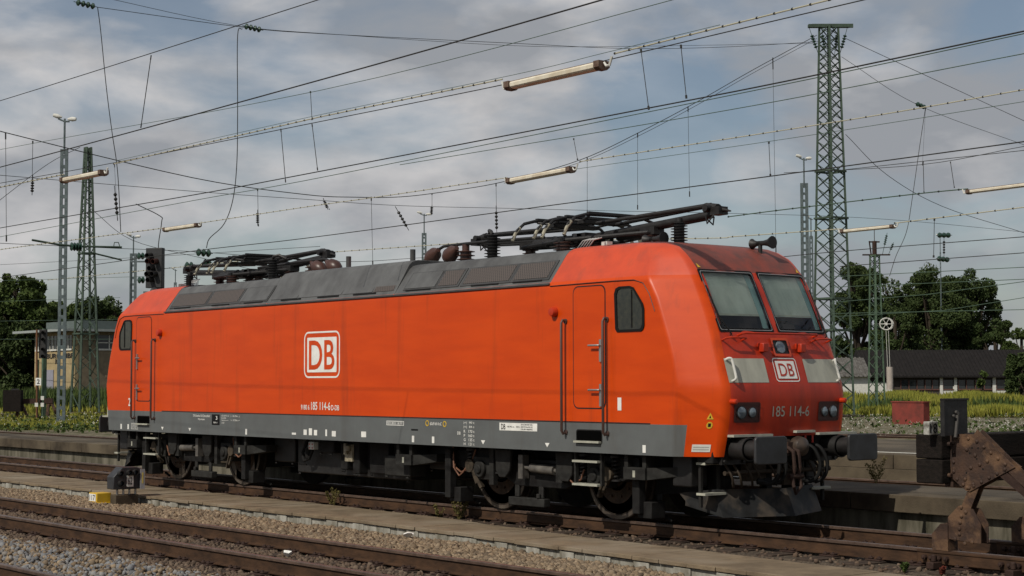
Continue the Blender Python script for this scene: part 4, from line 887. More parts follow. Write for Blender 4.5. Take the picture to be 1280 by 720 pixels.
t = thing('number_block', 'small white block numbered 18 standing on the timber beam', 'number sign', (nb.x, nb.y, 1.305))
q = MB(); q.box(nb.x-.05, nb.x+.03, nb.y-.06, nb.y+.10, 1.306, 1.455); q.build('block', mat('chipped_white', (.5, .5, .46), .7, c2=(.16, .15, .13), ns=14), t, bev=.006)
v_, f_ = text_fit('18', .13, .11, .012); q = MB(); q.add([(nb.x+.0335, nb.y-.045+a, 1.325+c) for a, c in v_], f_); q.build('number_lettering', BLACK, t, smooth=False)

# ------------------------------------------------------------ dwarf signal and yellow box by the kerb
DX = on(160, 600, 1, -2.78).x; DY0 = on(142, 600, 0, DX).y; DY1 = on(177, 600, 0, DX).y; DC = DY0+.60*0
DS = thing('dwarf_signal', 'low black dwarf signal with four lamps standing beside the kerb', 'signal', (DX, (DY0+DY1)/2, -.33))
zb_ = on(160, 611.5, 0, DX).z; zt_ = on(160, 584, 0, DX).z; FY = lambda y: DY0+(y+3.30)/.60*(DY1-DY0); FZ = lambda z: zb_+(z+.10)/.44*(zt_-zb_)
ff = [(DY0, zb_), (DY1, zb_), (DY1, zt_-.04), (DY1-.10, zt_), (DY0+.17, zt_), (DY0, zt_-.17)]
q = MB(); q.prism([(DX, y, z) for y, z in ff], (-.28, 0, 0)); q.build('housing', mat('signal_black_paint', (.030, .032, .037), .5, c2=(.02, .02, .022)), DS, bev=.012)
for (y, z) in ((-3.17, .225), (-2.985, .235), (-2.86, .235), (-3.16, .025)):
    y = FY(y); z = FZ(z)
    q = MB(); q.lathe((DX, y, z), (1, 0, -.05), [(0, .052), (.085, .052), (.085, .044), (.01, .044)], 14); lh = q.build('lamp_hood', SOOT, DS)
    q = MB(); q.lathe((DX+.005, y, z), (1, 0, 0), [(0, .040), (.012, .03), (.018, .008)], 12); q.build('lamp_lens', LENS, lh)
q = MB(); q.box(DX+.001, DX+.010, FY(-3.02), FY(-2.88), FZ(-.05), FZ(.17)); pn = q.build('number_plate', WHITE, DS)
v_, f_ = text_fit('62', .085, .14, .015); q = MB(); q.add([(DX+.0125, FY(-3.0)+a, FZ(-.01)+c) for a, c in v_], f_); q.build('number_lettering', BLACK, pn, smooth=False)
q = MB(); q.box(DX+.06, DX+.07, DY1-.06, DY1+.03, zb_, zt_-.04); mp_ = q.build('mast_plate', mat('grey_plate', (.33, .34, .36), .5), DS); q = MB(); q.box(DX+.071, DX+.073, DY1-.03, DY1+.0, zb_+.10, zt_-.10); q.build('yellow_stripe', mat('pale_yellow', (.6, .5, .15), .6), mp_)
for k in range(4):
    q = MB(); q.cyl((DX-.1, DY0+.12+.12*k, -.34), (DX-.1, DY0+.12+.12*k, zb_+.01), .022, n=8); q.box(DX-.14, DX-.04, DY0+.09+.12*k, DY0+.15+.12*k, -.20, -.15); q.build('mounting_foot', STEEL, DS)
q = MB(); q.box(DX-.24, DX-.01, DY0+.05, DY1-.05, -.36, zb_-.10); q.build('plinth', CONCD, DS, bev=.01)
q = MB(); q.box(DX-.5, DX-.1, DY1-.25, DY1-.05, -.34, -.18); q.build('cable_trough', SOOT, DS, bev=.01)
YX = on(126, 614, 1, -3.1).x; yo = .52
t = thing('junction_box', 'small yellow box with a white label at the foot of the dwarf signal', 'box', (YX, -3.1, -.33))
q = MB(); q.box(YX-.20, YX+.14, -3.24, -2.96, -.34, -.10); q.mi(1).box(YX-.22, YX+.17, -3.27, -2.93, -.285, -.270); q.build('box', [YEL, YEL], t, bev=.01)
q = MB(); q.box(YX-.18, YX+.10, -3.248, -3.242, -.25, -.12); lp = q.build('label_plate', WHITE, t); v_, f_ = text_fit('117', .22, .10, .012); q = MB(); q.add([(YX-.15+a, -3.2505, -.235+c) for a, c in v_], f_); q.build('number_lettering', SOOT, lp, smooth=False)
for u, v, yy, sz, lab in ((510, 652, -2.72, .08, 'crumpled white paper lying on the gravel close to the kerb'), (360, 684, -5.95, .07, 'flat white scrap of litter between the two front rails')):
    p_ = on(u, v, 1, yy); z0_ = -.30 if yy > -4 else -.20; q = MB(); rr = random.Random(u)
    vs = [(p_.x+sz*math.cos(a)*rr.uniform(.6, 1.3), p_.y+sz*math.sin(a)*rr.uniform(.6, 1.2), z0_+.04+rr.uniform(0, .05)) for a in [k*.7 for k in range(9)]]+[(p_.x, p_.y, z0_+.09), (p_.x, p_.y, z0_)]
    q.add(vs, [(i, (i+1) % 9, 9) for i in range(9)]+[((i+1) % 9, i, 10) for i in range(9)]); tag(q.build('litter', WHITE, smooth=False), lab, 'litter')

# ------------------------------------------------------------ masts
def lattice(name, label, P, h, s0, s1, m, n, r=.05, cat='mast', rings=(), arms=None, xb=True, group='lattice masts of the overhead line'):
    t = thing(name, label, cat, tuple(P), group); P = Vector(P)
    def c(i, z):
        s = (s0+(s1-s0)*z/h)/2; return P+Vector((s*(1, 1, -1, -1)[i], s*(1, -1, -1, 1)[i], z))
    for i in range(4):
        q = MB(); q.beam(c(i, 0), c(i, h), r*2, r*2); q.build('leg', m, t, smooth=False)
    q = MB(); z = .3; k = 0; zs = []
    while z < h-.1: zs.append(z); z += (s0+(s1-s0)*z/h)*n
    zs.append(h)
    for a, b_ in zip(zs, zs[1:]):
        for i in range(4):
            j = (i+1) % 4
            
            if xb or k % 2 == 0: q.beam(c(i, a), c(j, b_), r*.95, r*.5)
            if xb or k % 2 == 1: q.beam(c(j, a), c(i, b_), r*.95, r*.5)
        k += 1
    for rz_ in rings:
        for i in range(4): q.beam(c(i, rz_)*1.0+(c(i, rz_)-P-Vector((0, 0, rz_)))*.12, c((i+1) % 4, rz_)+(c((i+1) % 4, rz_)-P-Vector((0, 0, rz_)))*.12, r*2.2, r*1.6)
    q.build('bracing', m, t, smooth=False)
    q = MB(); q.box(P.x-s0*.75, P.x+s0*.75, P.y-s0*.75, P.y+s0*.75, P.z-.5, P.z+.12); q.build('footing', CONCD, t)
    return t
ZG = .12
Pm = Vector((-38, 54.8, ZG)); dpm = depth(Pm)
Pm = gp(1042, 521.5, ZG); kpx = depth(Pm)/FPX; hM = (521-27)*kpx
RM = lattice('lattice_mast', 'tallest green lattice mast with a crossarm top, behind the locomotive nose', Pm, hM, 50*kpx/1.39, 23*kpx/1.39, MG, .62, .055, rings=(hM*.505, hM*.30, hM*.625, hM*.22))
q = MB(); T = Pm+Vector((0, 0, hM)); hw = 26*kpx
a_ = T-Vector((rt.x, rt.y, 0))*hw; b_ = T+Vector((rt.x, rt.y, 0))*hw*1.0
q.beam(a_, b_, .30, .16); q.beam(a_+Vector((0, .3, .05)), b_+Vector((0, .3, .05)), .1, .2); q.build('crossarm', MG, RM, smooth=False)
def ins_string(q, A, B, r=.075, n=4, f0=.25, f1=.75):
    A = Vector(A); B = Vector(B); q.cyl(A, B, .015, n=5)
    for k in range(n):
        c_ = A.lerp(B, f0+(f1-f0)*(k+.5)/n); L_ = (B-A).length*(f1-f0)/n; d = (B-A).normalized()
        q.lathe(c_-d*L_*.42, d, [(0, r*.4), (L_*.3, r), (L_*.5, r), (L_*.84, r*.4)], 8)
q = MB()
for s in (-.95, -.35, .45, .9): ins_string(q, T+Vector((rt.x, rt.y, 0))*hw*s-Vector((0, 0, .1)), T+Vector((rt.x, rt.y, 0))*hw*(s*.55+.02)-Vector((0, 0, 1.5)), .10, 5)
q.build('insulator_string', GREENI, RM)
Pl = gp(106, 518, ZG); k2 = depth(Pl)/FPX; hL = (518-182)*k2
LM = lattice('lattice_mast', 'dark green tapering lattice mast beside the yellow signal box', Pl, hL, 35*k2/1.32, 7.5*k2/1.32, MG, .80, .055, rings=(hL*.60, hL*.30), xb=False)
Pg = gp(1096, 516, ZG); k3 = depth(Pg)/FPX; hG = (516-318)*k3
GM = lattice('lattice_mast', 'short light green lattice mast carrying the white tension wheel', Pg, hG, 20*k3/1.39*1.0, 11*k3/1.39, MGL, .85, .045, xb=False, rings=(hG*.62, hG*.995))
q = MB(); T = Pg+Vector((0, 0, hG)); rx = Vector((rt.x, rt.y, 0)).normalized()
q.beam(T-rx*.7, T+rx*.9, .10, .08); q.cyl(T, T+Vector((0, 0, .8)), .13, n=8); q.beam(T-rx*.3+Vector((0, 0, .75)), T+rx*.3+Vector((0, 0, .75)), .08, .08); q.cyl(T-rx*.2, T+Vector((0, 0, .8))-rx*.3, .04); q.cyl(T+Vector((0, 0, .8)), T+Vector((0, 0, 1.5)), .02); q.build('mast_head', RUSTD, GM)
q = MB(); ins_string(q, T+rx*.45, at(1109, 291, depth(T)), .08, 5, .45, .9); ins_string(q, T+rx*.8, at(1117, 303, depth(T)), .08, 4, .4, .9); q.build('insulator_string', GREENI, GM)
# tension wheel with ropes and weights, as a part of that mast
wc = at(1107.5, 405, depth(T)-.4); q = MB(); ax_ = Vector((fw.x, fw.y, 0)).normalized()
q.tube([wc+rx*.36*math.cos(t_*math.pi/9)+Vector((0, 0, .34*math.sin(t_*math.pi/9))) for t_ in range(19)], .035, 6); q.tube([wc+ax_*.15+rx*.36*math.cos(t_*math.pi/9)+Vector((0, 0, .34*math.sin(t_*math.pi/9)))+rx*.1 for t_ in range(19)], .03, 6)
for t_ in range(6): q.cyl(wc, wc+rx*.36*math.cos(t_*math.pi/3)+Vector((0, 0, .34*math.sin(t_*math.pi/3))), .02, n=5)
q.cyl(wc-ax_*.1, wc+ax_*.2, .08); q.cyl(wc, wc-rx*.7, .03, n=6); wh_ = q.build('tension_wheel', PIERW, GM)
q = MB(); wb = at(1112.5, 480, depth(T)-.4)
for u in (1107.5, 1110.5): q.cyl(at(u, 412, depth(T)-.4), at(u+2, 460, depth(T)-.4), .014, n=5)
q.build('rope', PIERW, wh_); q = MB(); q.lathe(at(1112.5, 487, depth(T)-.4), (0, 0, 1), [(.19*k_+j_*.17, (.19 if j_ in (0, 1) else .15)) for k_ in range(7) for j_ in (0, 1)], 12); q.build('counterweight', mat('pale_weight_concrete', (.42, .37, .33), .8), wh_)

def lampmast(label, u, vb, vt, P=None, dep=None, wpx=10, zb=ZG, heads=2, arm=15):
    P = gp(u, vb, zb) if dep is None else at(u, 480, dep)
    if dep is not None: P.z = zb
    k_ = depth(P)/FPX; top = at(u+1, vt, depth(P)); h = top.z-zb; w_ = max(.10, wpx*k_*.9)
    t = thing('lamp_mast', label, 'lamp mast', tuple(P), 'yard lamp masts'); X = rx
    q = MB(); hh = h*.90
    for s in (-1, 1): q.beam(P+X*s*w_/2, P+X*s*w_*.42+Vector((0, 0, hh)), w_*.32, w_*.5)
    z = .35
    while z < hh: q.beam(P+X*-w_/2+Vector((0, 0, z)), P+X*w_/2+Vector((0, 0, z)), .07, .15); z += .42
    q.build('post', MGY, t, smooth=False)
    q = MB(); q.cyl(P+Vector((0, 0, hh-.2)), P+Vector((0, 0, h)), .045, n=8); q.tube([P+Vector((0, 0, h))-X*arm*k_*.55, P+Vector((0, 0, h-.12)), P+Vector((0, 0, h-.12))+X*arm*k_*.4], .04, 6); q.build('arm', MGY, t)
    for s in ((-1, 1) if heads == 2 else (-1,)):
        c_ = P+Vector((0, 0, h+.06 if s < 0 else h-.02)); a_ = c_+X*s*arm*k_*.25; b2_ = c_+X*s*arm*k_+Vector((0, 0, .10 if s < 0 else 0))
        q = MB(); q.lathe(a_, b2_-a_, [(0, .04), (.08, .07), ((b2_-a_).length*.5, .10), ((b2_-a_).length*.93, .075), ((b2_-a_).length, .02)], 10); q.build('lamp_head', PIERW, t)
    for z in range(2, int(hh), 2):
        pass
    q = MB(); q.box(P.x-.4, P.x+.4, P.y-.4, P.y+.4, zb-.4, zb+.15); q.build('footing', CONCD, t)
    return t
lampmast('nearest and tallest grey ladder-like lamp mast with two white heads, at the left', 76, 533, 145, wpx=8)
lampmast('slim grey lamp mast seen just left of the black colour-light signal', 165, 0, 294, dep=112, wpx=7, arm=9)
lampmast('distant lamp mast rising behind the middle of the locomotive roof', 530, 0, 266, dep=130, wpx=5, arm=9)
lampmast('thin lamp mast with two white heads directly left of the tallest lattice mast', 1008, 0, 195, dep=100, wpx=8, arm=10)
lampmast('small lamp mast between the slim mast and the tallest lattice mast', 1016, 0, 271, dep=125, wpx=4, arm=6, heads=1)
lampmast('tiny far lamp mast showing over the rear end of the locomotive', 218, 0, 336, dep=170, wpx=3, arm=5, heads=1)
lampmast('far lamp standing over the dark trees at the right', 1178, 0, 294, dep=190, wpx=.8, arm=5)

# ------------------------------------------------------------ colour-light signals
dS = 66; c0 = at(194, 335, dS); kS = dS/FPX
t = thing('colour_light_signal', 'large black colour-light signal with hooded lamps, above the rear cab roof', 'signal', (c0.x, c0.y, ZG))
ax_ = Vector((fw.x, fw.y, 0)).normalized()
Mx = Matrix((( -ax_.y*-1, 0, 0), (0, 1, 0), (0, 0, 1)))
ang = math.atan2(rx.y, rx.x); MM = Matrix.Translation(c0) @ Matrix.Rotation(ang-R(20), 4, 'Z')
q = MB(); q.box(-11.5*kS, 11.5*kS, -.12, .12, -25*kS, 25*kS, MM); sc = q.build('signal_screen', mat('signal_screen_black', (.022, .024, .026), .5, c2=(.015, .016, .017)), t, bev=.02)
for (x, z) in ((-.12, .50), (-.12, .28), (.14, .26), (-.02, .0), (-.14, -.22), (.10, -.22), (-.08, -.45)):
    q = MB(); o_ = MM @ Vector((x, -.12, z)); d_ = (MM.to_3x3() @ Vector((0, -1, -.12)))
    q.lathe(o_, d_, [(0, .10), (.30, .10), (.30, .09), (.01, .09)], 12); q.build('lamp_hood', SOOT if z != .28 and z != .26 else mat('dull_red_hood', (.05, .02, .016), .6), sc)
q = MB(); base = Vector((c0.x, c0.y, ZG)); q.beam(base+ax_*.25, base+ax_*.25+Vector((0, 0, c0.z-ZG+.2)), .22, .2); q.beam(base+ax_*.25-rx*.5+Vector((0, 0, c0.z-ZG-.95)), base+ax_*.25+rx*.5+Vector((0, 0, c0.z-ZG-.95)), .1, .1)
q.beam(base-rx*.95+Vector((0, 0, 0)), base-rx*.95+Vector((0, 0, c0.z-ZG+.25)), .07, .07); q.beam(base-rx*.95+Vector((0, 0, c0.z-ZG+.25)), base+Vector((0, 0, c0.z-ZG+.25))-rx*.3, .06, .06); q.build('signal_post', MGY, t)
P_ = gp(53, 523, ZG); kS = depth(P_)/FPX; c0 = at(54, 430, depth(P_))
t = thing('colour_light_signal', 'small black signal on a green post before the yellow signal box', 'signal', tuple(P_))
MM = Matrix.Translation(c0) @ Matrix.Rotation(ang-R(10), 4, 'Z')
q = MB(); q.box(-4.6*kS, 4.6*kS, -.10, .10, -18*kS, 18*kS, MM); sc = q.build('signal_screen', SOOT, t, bev=.02)
for z in (.6, .25, -.25, -.6):
    q = MB(); q.lathe(MM @ Vector((.03, -.1, z)), MM.to_3x3() @ Vector((.4, -1, -.1)), [(0, .09), (.26, .09), (.26, .08), (.01, .08)], 10); q.build('lamp_hood', SOOT, sc)
q = MB(); q.beam(P_+ax_*.2, Vector((P_.x, P_.y, c0.z+.8))+ax_*.2, .2, .2); q.beam(P_+ax_*.1-rx*.28, Vector((P_.x, P_.y, c0.z-.8))+ax_*.1-rx*.28, .07, .07); q.build('signal_post', MGL, t)
c1 = at(48, 477, depth(P_)-.3); MM = Matrix.Translation(c1) @ Matrix.Rotation(ang, 4, 'Z'); q = MB(); q.box(-.14, .14, -.02, .02, -.19, .19, MM); sp = q.build('number_plate', WHITE, t)
v_, f_ = text_fit('2', .15, .24, .02); q = MB(); q.add([MM @ Vector((-.075+a, -.024, -.12+c)) for a, c in v_], f_); q.build('number_lettering', BLACK, sp, smooth=False)
q = MB(); q.cyl(gp(46, 523, ZG), at(46, 412, depth(P_)-.2), .05, n=8); tag(q.build('signal_pole', mat('rusty_pole', (.18, .09, .05), .7)), 'thin rusty pole standing beside the small green signal post', 'pole')
for u, v in ((46, 506), (52, 498), (52.5, 506)):
    pass
q = MB(); c1 = at(50, 502, depth(P_)-.4); MM = Matrix.Translation(c1) @ Matrix.Rotation(ang, 4, 'Z')
for x, z in ((-.18, -.16), (.12, -.16), (.12, .18)): q.box(x-.08, x+.08, -.02, .02, z-.10, z+.10, MM)
q.build('white_markers', PIERW, t)

# small far buffer stop at the left
A_ = gp(20, 521, .2); kA = depth(A_)/FPX; Bx = Vector((1, 0, 0)); By = Vector((0, 1, 0))
t = thing('buffer_stop', 'small far rusty buffer stop with a black board, at the left edge', 'buffer stop', tuple(A_))
k_ = kA; F = lambda x, z: A_+rx*(x-20)*k_+Vector((0, 0, (521-z)*k_))
for dxp in (0, 38):
    q = MB(); q.beam(F(23+dxp, 499), F(21+dxp, 522), .16, .14); q.beam(F(24+dxp, 499), F(34+dxp, 520), .14, .12); q.prism([F(22+dxp, 497), F(27+dxp, 500), F(25+dxp, 508), F(20+dxp, 508)], ax_*.1); q.build('frame', RUST, t, smooth=False)
q = MB(); q.beam(F(14, 502), F(66, 501), .22, .26); q.build('beam', RUSTD, t, smooth=False)
q = MB(); q.box(-.45, .45, -.5, .0, -.55, .55, Matrix.Translation(F(18, 501)) @ Matrix.Rotation(ang, 4, 'Z')); q.build('buffer_block', TIMB, t)
q = MB(); q.box(-.20, .20, -.05, .0, -.25, .25, Matrix.Translation(F(18.5, 492)) @ Matrix.Rotation(ang, 4, 'Z')); q.build('board', SOOT, t)

# red metal box, white cabinet
rb = gp(1115, 530, ZG); k_ = depth(rb)/FPX
t = thing('equipment_cabinet', 'faded red metal box standing among white flowers, right of the nose', 'cabinet', (rb.x+.9, rb.y, ZG))
q = MB(); q.box(rb.x, rb.x+38*k_/.78, rb.y, rb.y+.42, ZG-.1, ZG+27*k_); q.build('housing', REDBOX, t, bev=.02); q = MB(); q.box(rb.x-.03, rb.x+38*k_/.78+.03, rb.y-.03, rb.y+.45, ZG+27*k_, ZG+27*k_+.05); q.build('lid', REDBOX, t)
wb = gp(134, 524, ZG); k_ = depth(wb)/FPX
t = thing('equipment_cabinet', 'tall pale concrete cabinet partly hidden by the rear cab', 'cabinet', (wb.x+1, wb.y, ZG))
q = MB(); q.box(wb.x, wb.x+2.2, wb.y, wb.y+1.5, ZG-.1, ZG+52*k_); q.build('housing', PIERW, t, bev=.02); q = MB(); q.box(wb.x-.12, wb.x+2.3, wb.y-.1, wb.y+1.6, ZG+52*k_, ZG+55*k_); q.build('lid', CONCD, t)

# ------------------------------------------------------------ buildings
# signal box: yellow brick sunlit side, other walls with shade put into the brick colour, window band, flat roof
C_ = gp(99, 505, ZG); 
dB = 120.0; C_ = at(99, 0, dB); kB = dB/FPX; Zt = at(99, 414, dB).z; Zw1 = at(99, 421, dB).z; Zw0 = at(99, 436, dB).z
xr = C_.x; yf = C_.y; Lx = 52*kB/.42; Ly = 9.0
SBX = thing('signal_box', 'yellow brick signal box with a window band under its flat roof, at the left', 'building', (xr-Lx/2, yf+Ly/2, ZG))
q = MB(); q.box(xr-Lx, xr, yf, yf+.25, ZG-.5, Zt); q.mi(1).box(xr-.25, xr, yf+.252, yf+Ly, ZG-.5, Zt); q.mi(1).box(xr-Lx, xr-Lx+.25, yf+.252, yf+Ly, ZG-.5, Zt); q.mi(1).box(xr-Lx+.25, xr-.25, yf+Ly-.25, yf+Ly, ZG-.5, Zt); q.build('wall', [BRICKY, BRICKD], SBX)
q = MB(); q.box(xr-Lx-1.5, xr+1.0, yf-1.1, yf+Ly+.6, Zt-.05, Zt+.12); q.mi(1).box(xr-Lx+.6, xr-.4, yf+.6, yf+Ly-.6, Zt+.12, Zt+.75); q.build('roof', [mat('roof_edge_pale', (.30, .33, .32), .6), mat('roof_upstand_teal', (.11, .135, .13), .65)], SBX)
n_ = 5
for k_ in range(n_):
    a = xr-Lx+.3+k_*(Lx-.5)/n_; b_ = a+(Lx-.5)/n_-.25
    q = MB(); q.box(a, b_, yf-.04, yf-.005, Zw0, Zw1+.1); wn = q.build('window', GLS, SBX); q = MB(); q.box(a-.06, b_+.06, yf-.10, yf-.045, Zw0-.12, Zw0); q.box((a+b_)/2-.04, (a+b_)/2+.04, yf-.08, yf-.045, Zw0, Zw1+.1); q.box(a-.06, a, yf-.08, yf-.045, Zw0, Zw1+.1); q.build('window_frame', PIERW, wn)
for k_ in range(3):
    a = yf+1.6+k_*2.4; b_ = a+1.9
    q = MB(); q.box(xr+.005, xr+.04, a, b_, Zw0, Zw1+.1); wn = q.build('window', GLS, SBX); q = MB(); q.box(xr+.045, xr+.1, a-.06, b_+.06, Zw0-.12, Zw0)
    for yy in (a, (a+b_)/2, b_): q.box(xr+.045, xr+.08, yy-.04, yy+.04, Zw0, Zw1+.1)
    q.box(xr+.045, xr+.08, a, b_, (Zw0+Zw1)/2-.03, (Zw0+Zw1)/2+.03); q.build('window_frame', PIERW, wn)
def lets(s, u, v, h_, wd):
    p_ = on(u, v, 1, yf-.03); v_, f_ = text_fit(s, wd, h_, .03); q = MB(); q.add([(p_.x+a, yf-.03, p_.z+c) for a, c in v_], f_); q.build('wall_lettering', SOOT, SBX, smooth=False)
lets('BURG  HBF', 58, 448.5, .36, 4.6); lets('R', 69, 455, .36, .35)
q = MB(); p_ = on(60, 478, 1, yf-.05); q.box(p_.x-.9, p_.x+.9, yf-.06, yf-.01, p_.z-.8, p_.z+.9); q.build('side_door', mat('grey_blue_door', (.28, .28, .33), .7), SBX)
# long low building at the right: dark tiled roof, white piers, window bands. local frame turned square to the view
dR = 165.0; k_ = dR/FPX; O_ = at(1180, 0, dR); O_.z = ZG
LB = thing('yard_building', 'long low building with dark ribbed roof and white piers, behind the right bushes', 'building', (O_.x, O_.y, ZG), rz=ang)
zof = lambda v: (at(1180, v, dR).z-ZG)
zr1 = zof(437); zr0 = zof(472); zw = zof(493)
LL = lambda q, name, m, par=LB, **kk: q.build(name, m, par, loc=(0, 0, 0), **kk)
ux = lambda u: (u-1180)*k_
q = MB(); q.box(ux(1076), ux(1330), .02, 7.8, -.6, zr0+.2); LL(q, 'wall', mat('building_dark_wall', (.06, .05, .045), .8))
q = MB(); x = ux(1076)
q.prism([(ux(1074), -.7, zr0), (ux(1074), -.7, zr0+.15), (ux(1074), 4.0, zr1), (ux(1074), 8.6, zr0+.15), (ux(1074), 8.6, zr0)], (ux(1332)-ux(1074), 0, 0))
x = ux(1074)
while x < ux(1332): q.mi(0).beam((x, -.68, zr0+.19), (x, 3.98, zr1+.04), .07, .06); x += .36
LL(q, 'roof', ROOFT, smooth=False)
for a, b_ in ((1167, 1170.5), (1184.5, 1188), (1232, 1236), (1250, 1254), (1168, 1187), (1233, 1253)):
    wide = b_-a > 6
    q = MB(); q.box(ux(a), ux(b_), (-.03 if wide else -.12), .018, 0, zof(483) if wide else zr0); LL(q, 'pier', PIERW)
q = MB(); q.box(ux(1080), ux(1108), -.25, .015, 0, zof(478)); LL(q, 'pier', PIERW)
for a, b_ in ((1119, 1128), (1129, 1138), (1139, 1148), (1149, 1157), (1158, 1166), (1171, 1184), (1190, 1199), (1200, 1210), (1211, 1221), (1222, 1231), (1237, 1249), (1256, 1266), (1267, 1280)):
    q = MB(); q.box(ux(a), ux(b_)-.08, -.05, .016, zof(486), zof(475)); wn = LL(q, 'window', GLS)
    q = MB(); q.box(ux(a)-.05, ux(b_), -.09, -.052, zof(486)-.12, zof(486)); q.box(ux(a)-.06, ux(a)+.02, -.09, -.052, zof(486), zof(475)); LL(q, 'window_frame', mat('brown_window_frame', (.12, .06, .05), .7), wn)
# lower shed between nose and masts
dH = 150.0; k_ = dH/FPX; O2 = at(1060, 0, dH); O2.z = ZG; SH = thing('shed', 'low shed with weathered grey corrugated roof, seen between nose and green mast', 'building', (O2.x, O2.y, ZG), rz=ang)
zo2 = lambda v: at(1060, v, dH).z-ZG; ux2 = lambda u: (u-1060)*k_
q = MB(); q.box(ux2(1030), ux2(1081), 0, 5, -.5, zo2(470)); q.build('wall', PIERW, SH, loc=(0, 0, 0))
q = MB(); q.prism([(ux2(1026), -.5, zo2(471)), (ux2(1026), 3, zo2(447)), (ux2(1026), 6, zo2(471))], (ux2(1082)-ux2(1026), 0, 0)); x = ux2(1026)
while x < ux2(1082): q.beam((x, -.5, zo2(471)+.06), (x, 2.98, zo2(447)+.05), .12, .05); x += .4
q.build('roof', mat('weathered_sheet_roof', (.14, .135, .125), .8, c2=(.07, .065, .06), ns=3), SH, loc=(0, 0, 0), smooth=False)

# ------------------------------------------------------------ hanging tube lamps on cable strings
def tubelamp(label, A, B):
    A = Vector(A); B = Vector(B); d = (B-A); L = d.length; d.normalize(); side = d.cross(Vector((0, 0, 1))).normalized(); dn = Vector((0, 0, -1))
    t = thing('hanging_lamp', label, 'lamp', tuple((A+B)/2), 'tube lamps hung on cables')
    r_ = L*.043; a = A+d*L*.045; b_ = B-d*L*.045
    q = MB(); sec = [(-.75, 0), (.75, 0), (.95, -.45), (.5, -.62), (-.5, -.62), (-.95, -.45)]
    q.prism([A+d*0+side*(x*r_)+dn*(-z*r_) for x, z in sec], d*L); hs = q.build('housing', RUSTL, t, bev=.01)
    q = MB(); sec = [(-1.02, -.42), (-.80, -.05), (.80, -.05), (1.02, -.42), (.95, -.95), (.6, -1.3), (-.6, -1.3), (-.95, -.95)]
    q.prism([a+side*(x*r_)+dn*(-z*r_) for x, z in sec], b_-a); q.build('diffuser', TUBEW, t, bev=.02)
    for P_, s in ((A, -1), (B, 1)):
        q = MB(); q.prism([P_-d*(s*L*.045)+side*(x*r_*1.15)+dn*(-z*r_*1.1) for x, z in [(-1, 0), (1, 0), (1, -.9), (.5, -1.3), (-.5, -1.3), (-1, -.9)]], d*(s*L*.055)); ec = q.build('end_cap', RUSTL, t)
        q = MB(); e_ = P_+d*s*L*.01; q.tube([e_+dn*r_*.3, e_+d*s*L*.02+dn*r_*.9, e_+d*s*L*.05+dn*r_*.9, e_+d*s*L*.075-dn*r_*.4], .018, 5); q.build('feed_cable', PIERW, ec)
    return t
def onl(pts, c, ax=1): return [on(u, v, ax, c) for u, v in pts]
LS = [('large rusty tube lamp hung nearest, over the middle of the locomotive roof', (637, 101), (754, 74), -3.0),
      ('weathered orange-brown tube lamp at the left between the two left masts', (80, 221), (130, 211), -3.0),
      ('middle-sized tube lamp hung above the front pantograph', (637, 222), (715, 207), 6.0),
      ('small rusty tube lamp left of centre, over the rear cab', (207, 284), (248, 278), 6.0),
      ('tube lamp cut by the right edge of the photo', (1210, 236), (1290, 226), 9.0),
      ('slender tube lamp hung against the tallest lattice mast', (1053, 286), (1117, 279.5), 14.0)]
for lab, a, b_, c in LS: tubelamp(lab, on(*a, 1, c)-Vector((0, 0, .02)), on(*b_, 1, c)-Vector((0, 0, .02)))

# ------------------------------------------------------------ overhead wires
def sag(pts, n=10):
    P = []
    for a, b_ in zip(pts, pts[1:]):
        for i in range(n): P.append(a.lerp(b_, i/n))
    return P+[pts[-1]]
def ext(pts, c, ax=1): return onl(pts, c, ax)
def wire(label, pts, c, r, m=WIRE, ax=1, drops=(), clips=0, group='overhead wires', name='overhead_wire', z2=None):
    P = onl(pts, c, ax)
    if len(P) > 3: P = smooth3(P)
    if ax == 1:                                              # the wires run on past the frame
        if pts[0][0] <= 0 or pts[0][1] <= 0: P = [P[0]+(P[0]-P[1]).normalized()*70]+P
        if pts[-1][0] >= 1280 or pts[-1][1] <= 0: P = P+[P[-1]+(P[-1]-P[-2]).normalized()*25]
    r *= .72; q = MB().tube(P, r, 6)
    if clips:
        q.mi(1); run = 0.0
        for a, b_ in zip(P, P[1:]):
            L = (b_-a).length; d = (b_-a)/L
            while run < L: q.cyl(a+d*run, a+d*(run+r*2.2), r*1.7, n=5); run += clips
            run -= L
    o = q.build(name, [m, WIRE])
    for k_, (u0, v0, u1, v1) in enumerate(drops):
        a = on(u0, v0, ax, c); b_ = on(u1, v1, ax, c); q = MB(); q.tube([a, b_], max(.006, r*.55), 5); q.cyl(a, a.lerp(b_, .06), r*1.6, n=6); q.cyl(b_, b_.lerp(a, .06), r*1.6, n=6); q.build('dropper', m if m != WIREL else WIRE, o)
    return tag(o, label, 'wire', group)
wire('thin carrier wire rising across the top left corner', [(-200, 184), (0, 126), (397, 0), (470, -24)], -6.3, .008, drops=[(189, 69, 176, 160)])
wire('thick contact wire rising steeply from the left edge to the top centre', [(-150, 244), (0, 209), (400, 100), (752, 0), (850, -30)], -6.3, .011)
wire('thin green wire just above the thick contact wire', [(-150, 220), (0, 187), (400, 113), (840, 0), (950, -33)], -6.3, .005, WIREG)
wire('pale clipped cable feeding the large hanging lamp', [(-100, 252), (0, 234), (80, 218)], -3.0, .015, WIREL, clips=.24, group='clipped lamp cables', name='lamp_cable')
wire('pale clipped cable between the orange-brown lamp and the large lamp', [(142, 205), (400, 146), (628, 99)], -3.0, .013, WIREL, clips=.24, group='clipped lamp cables', name='lamp_cable')
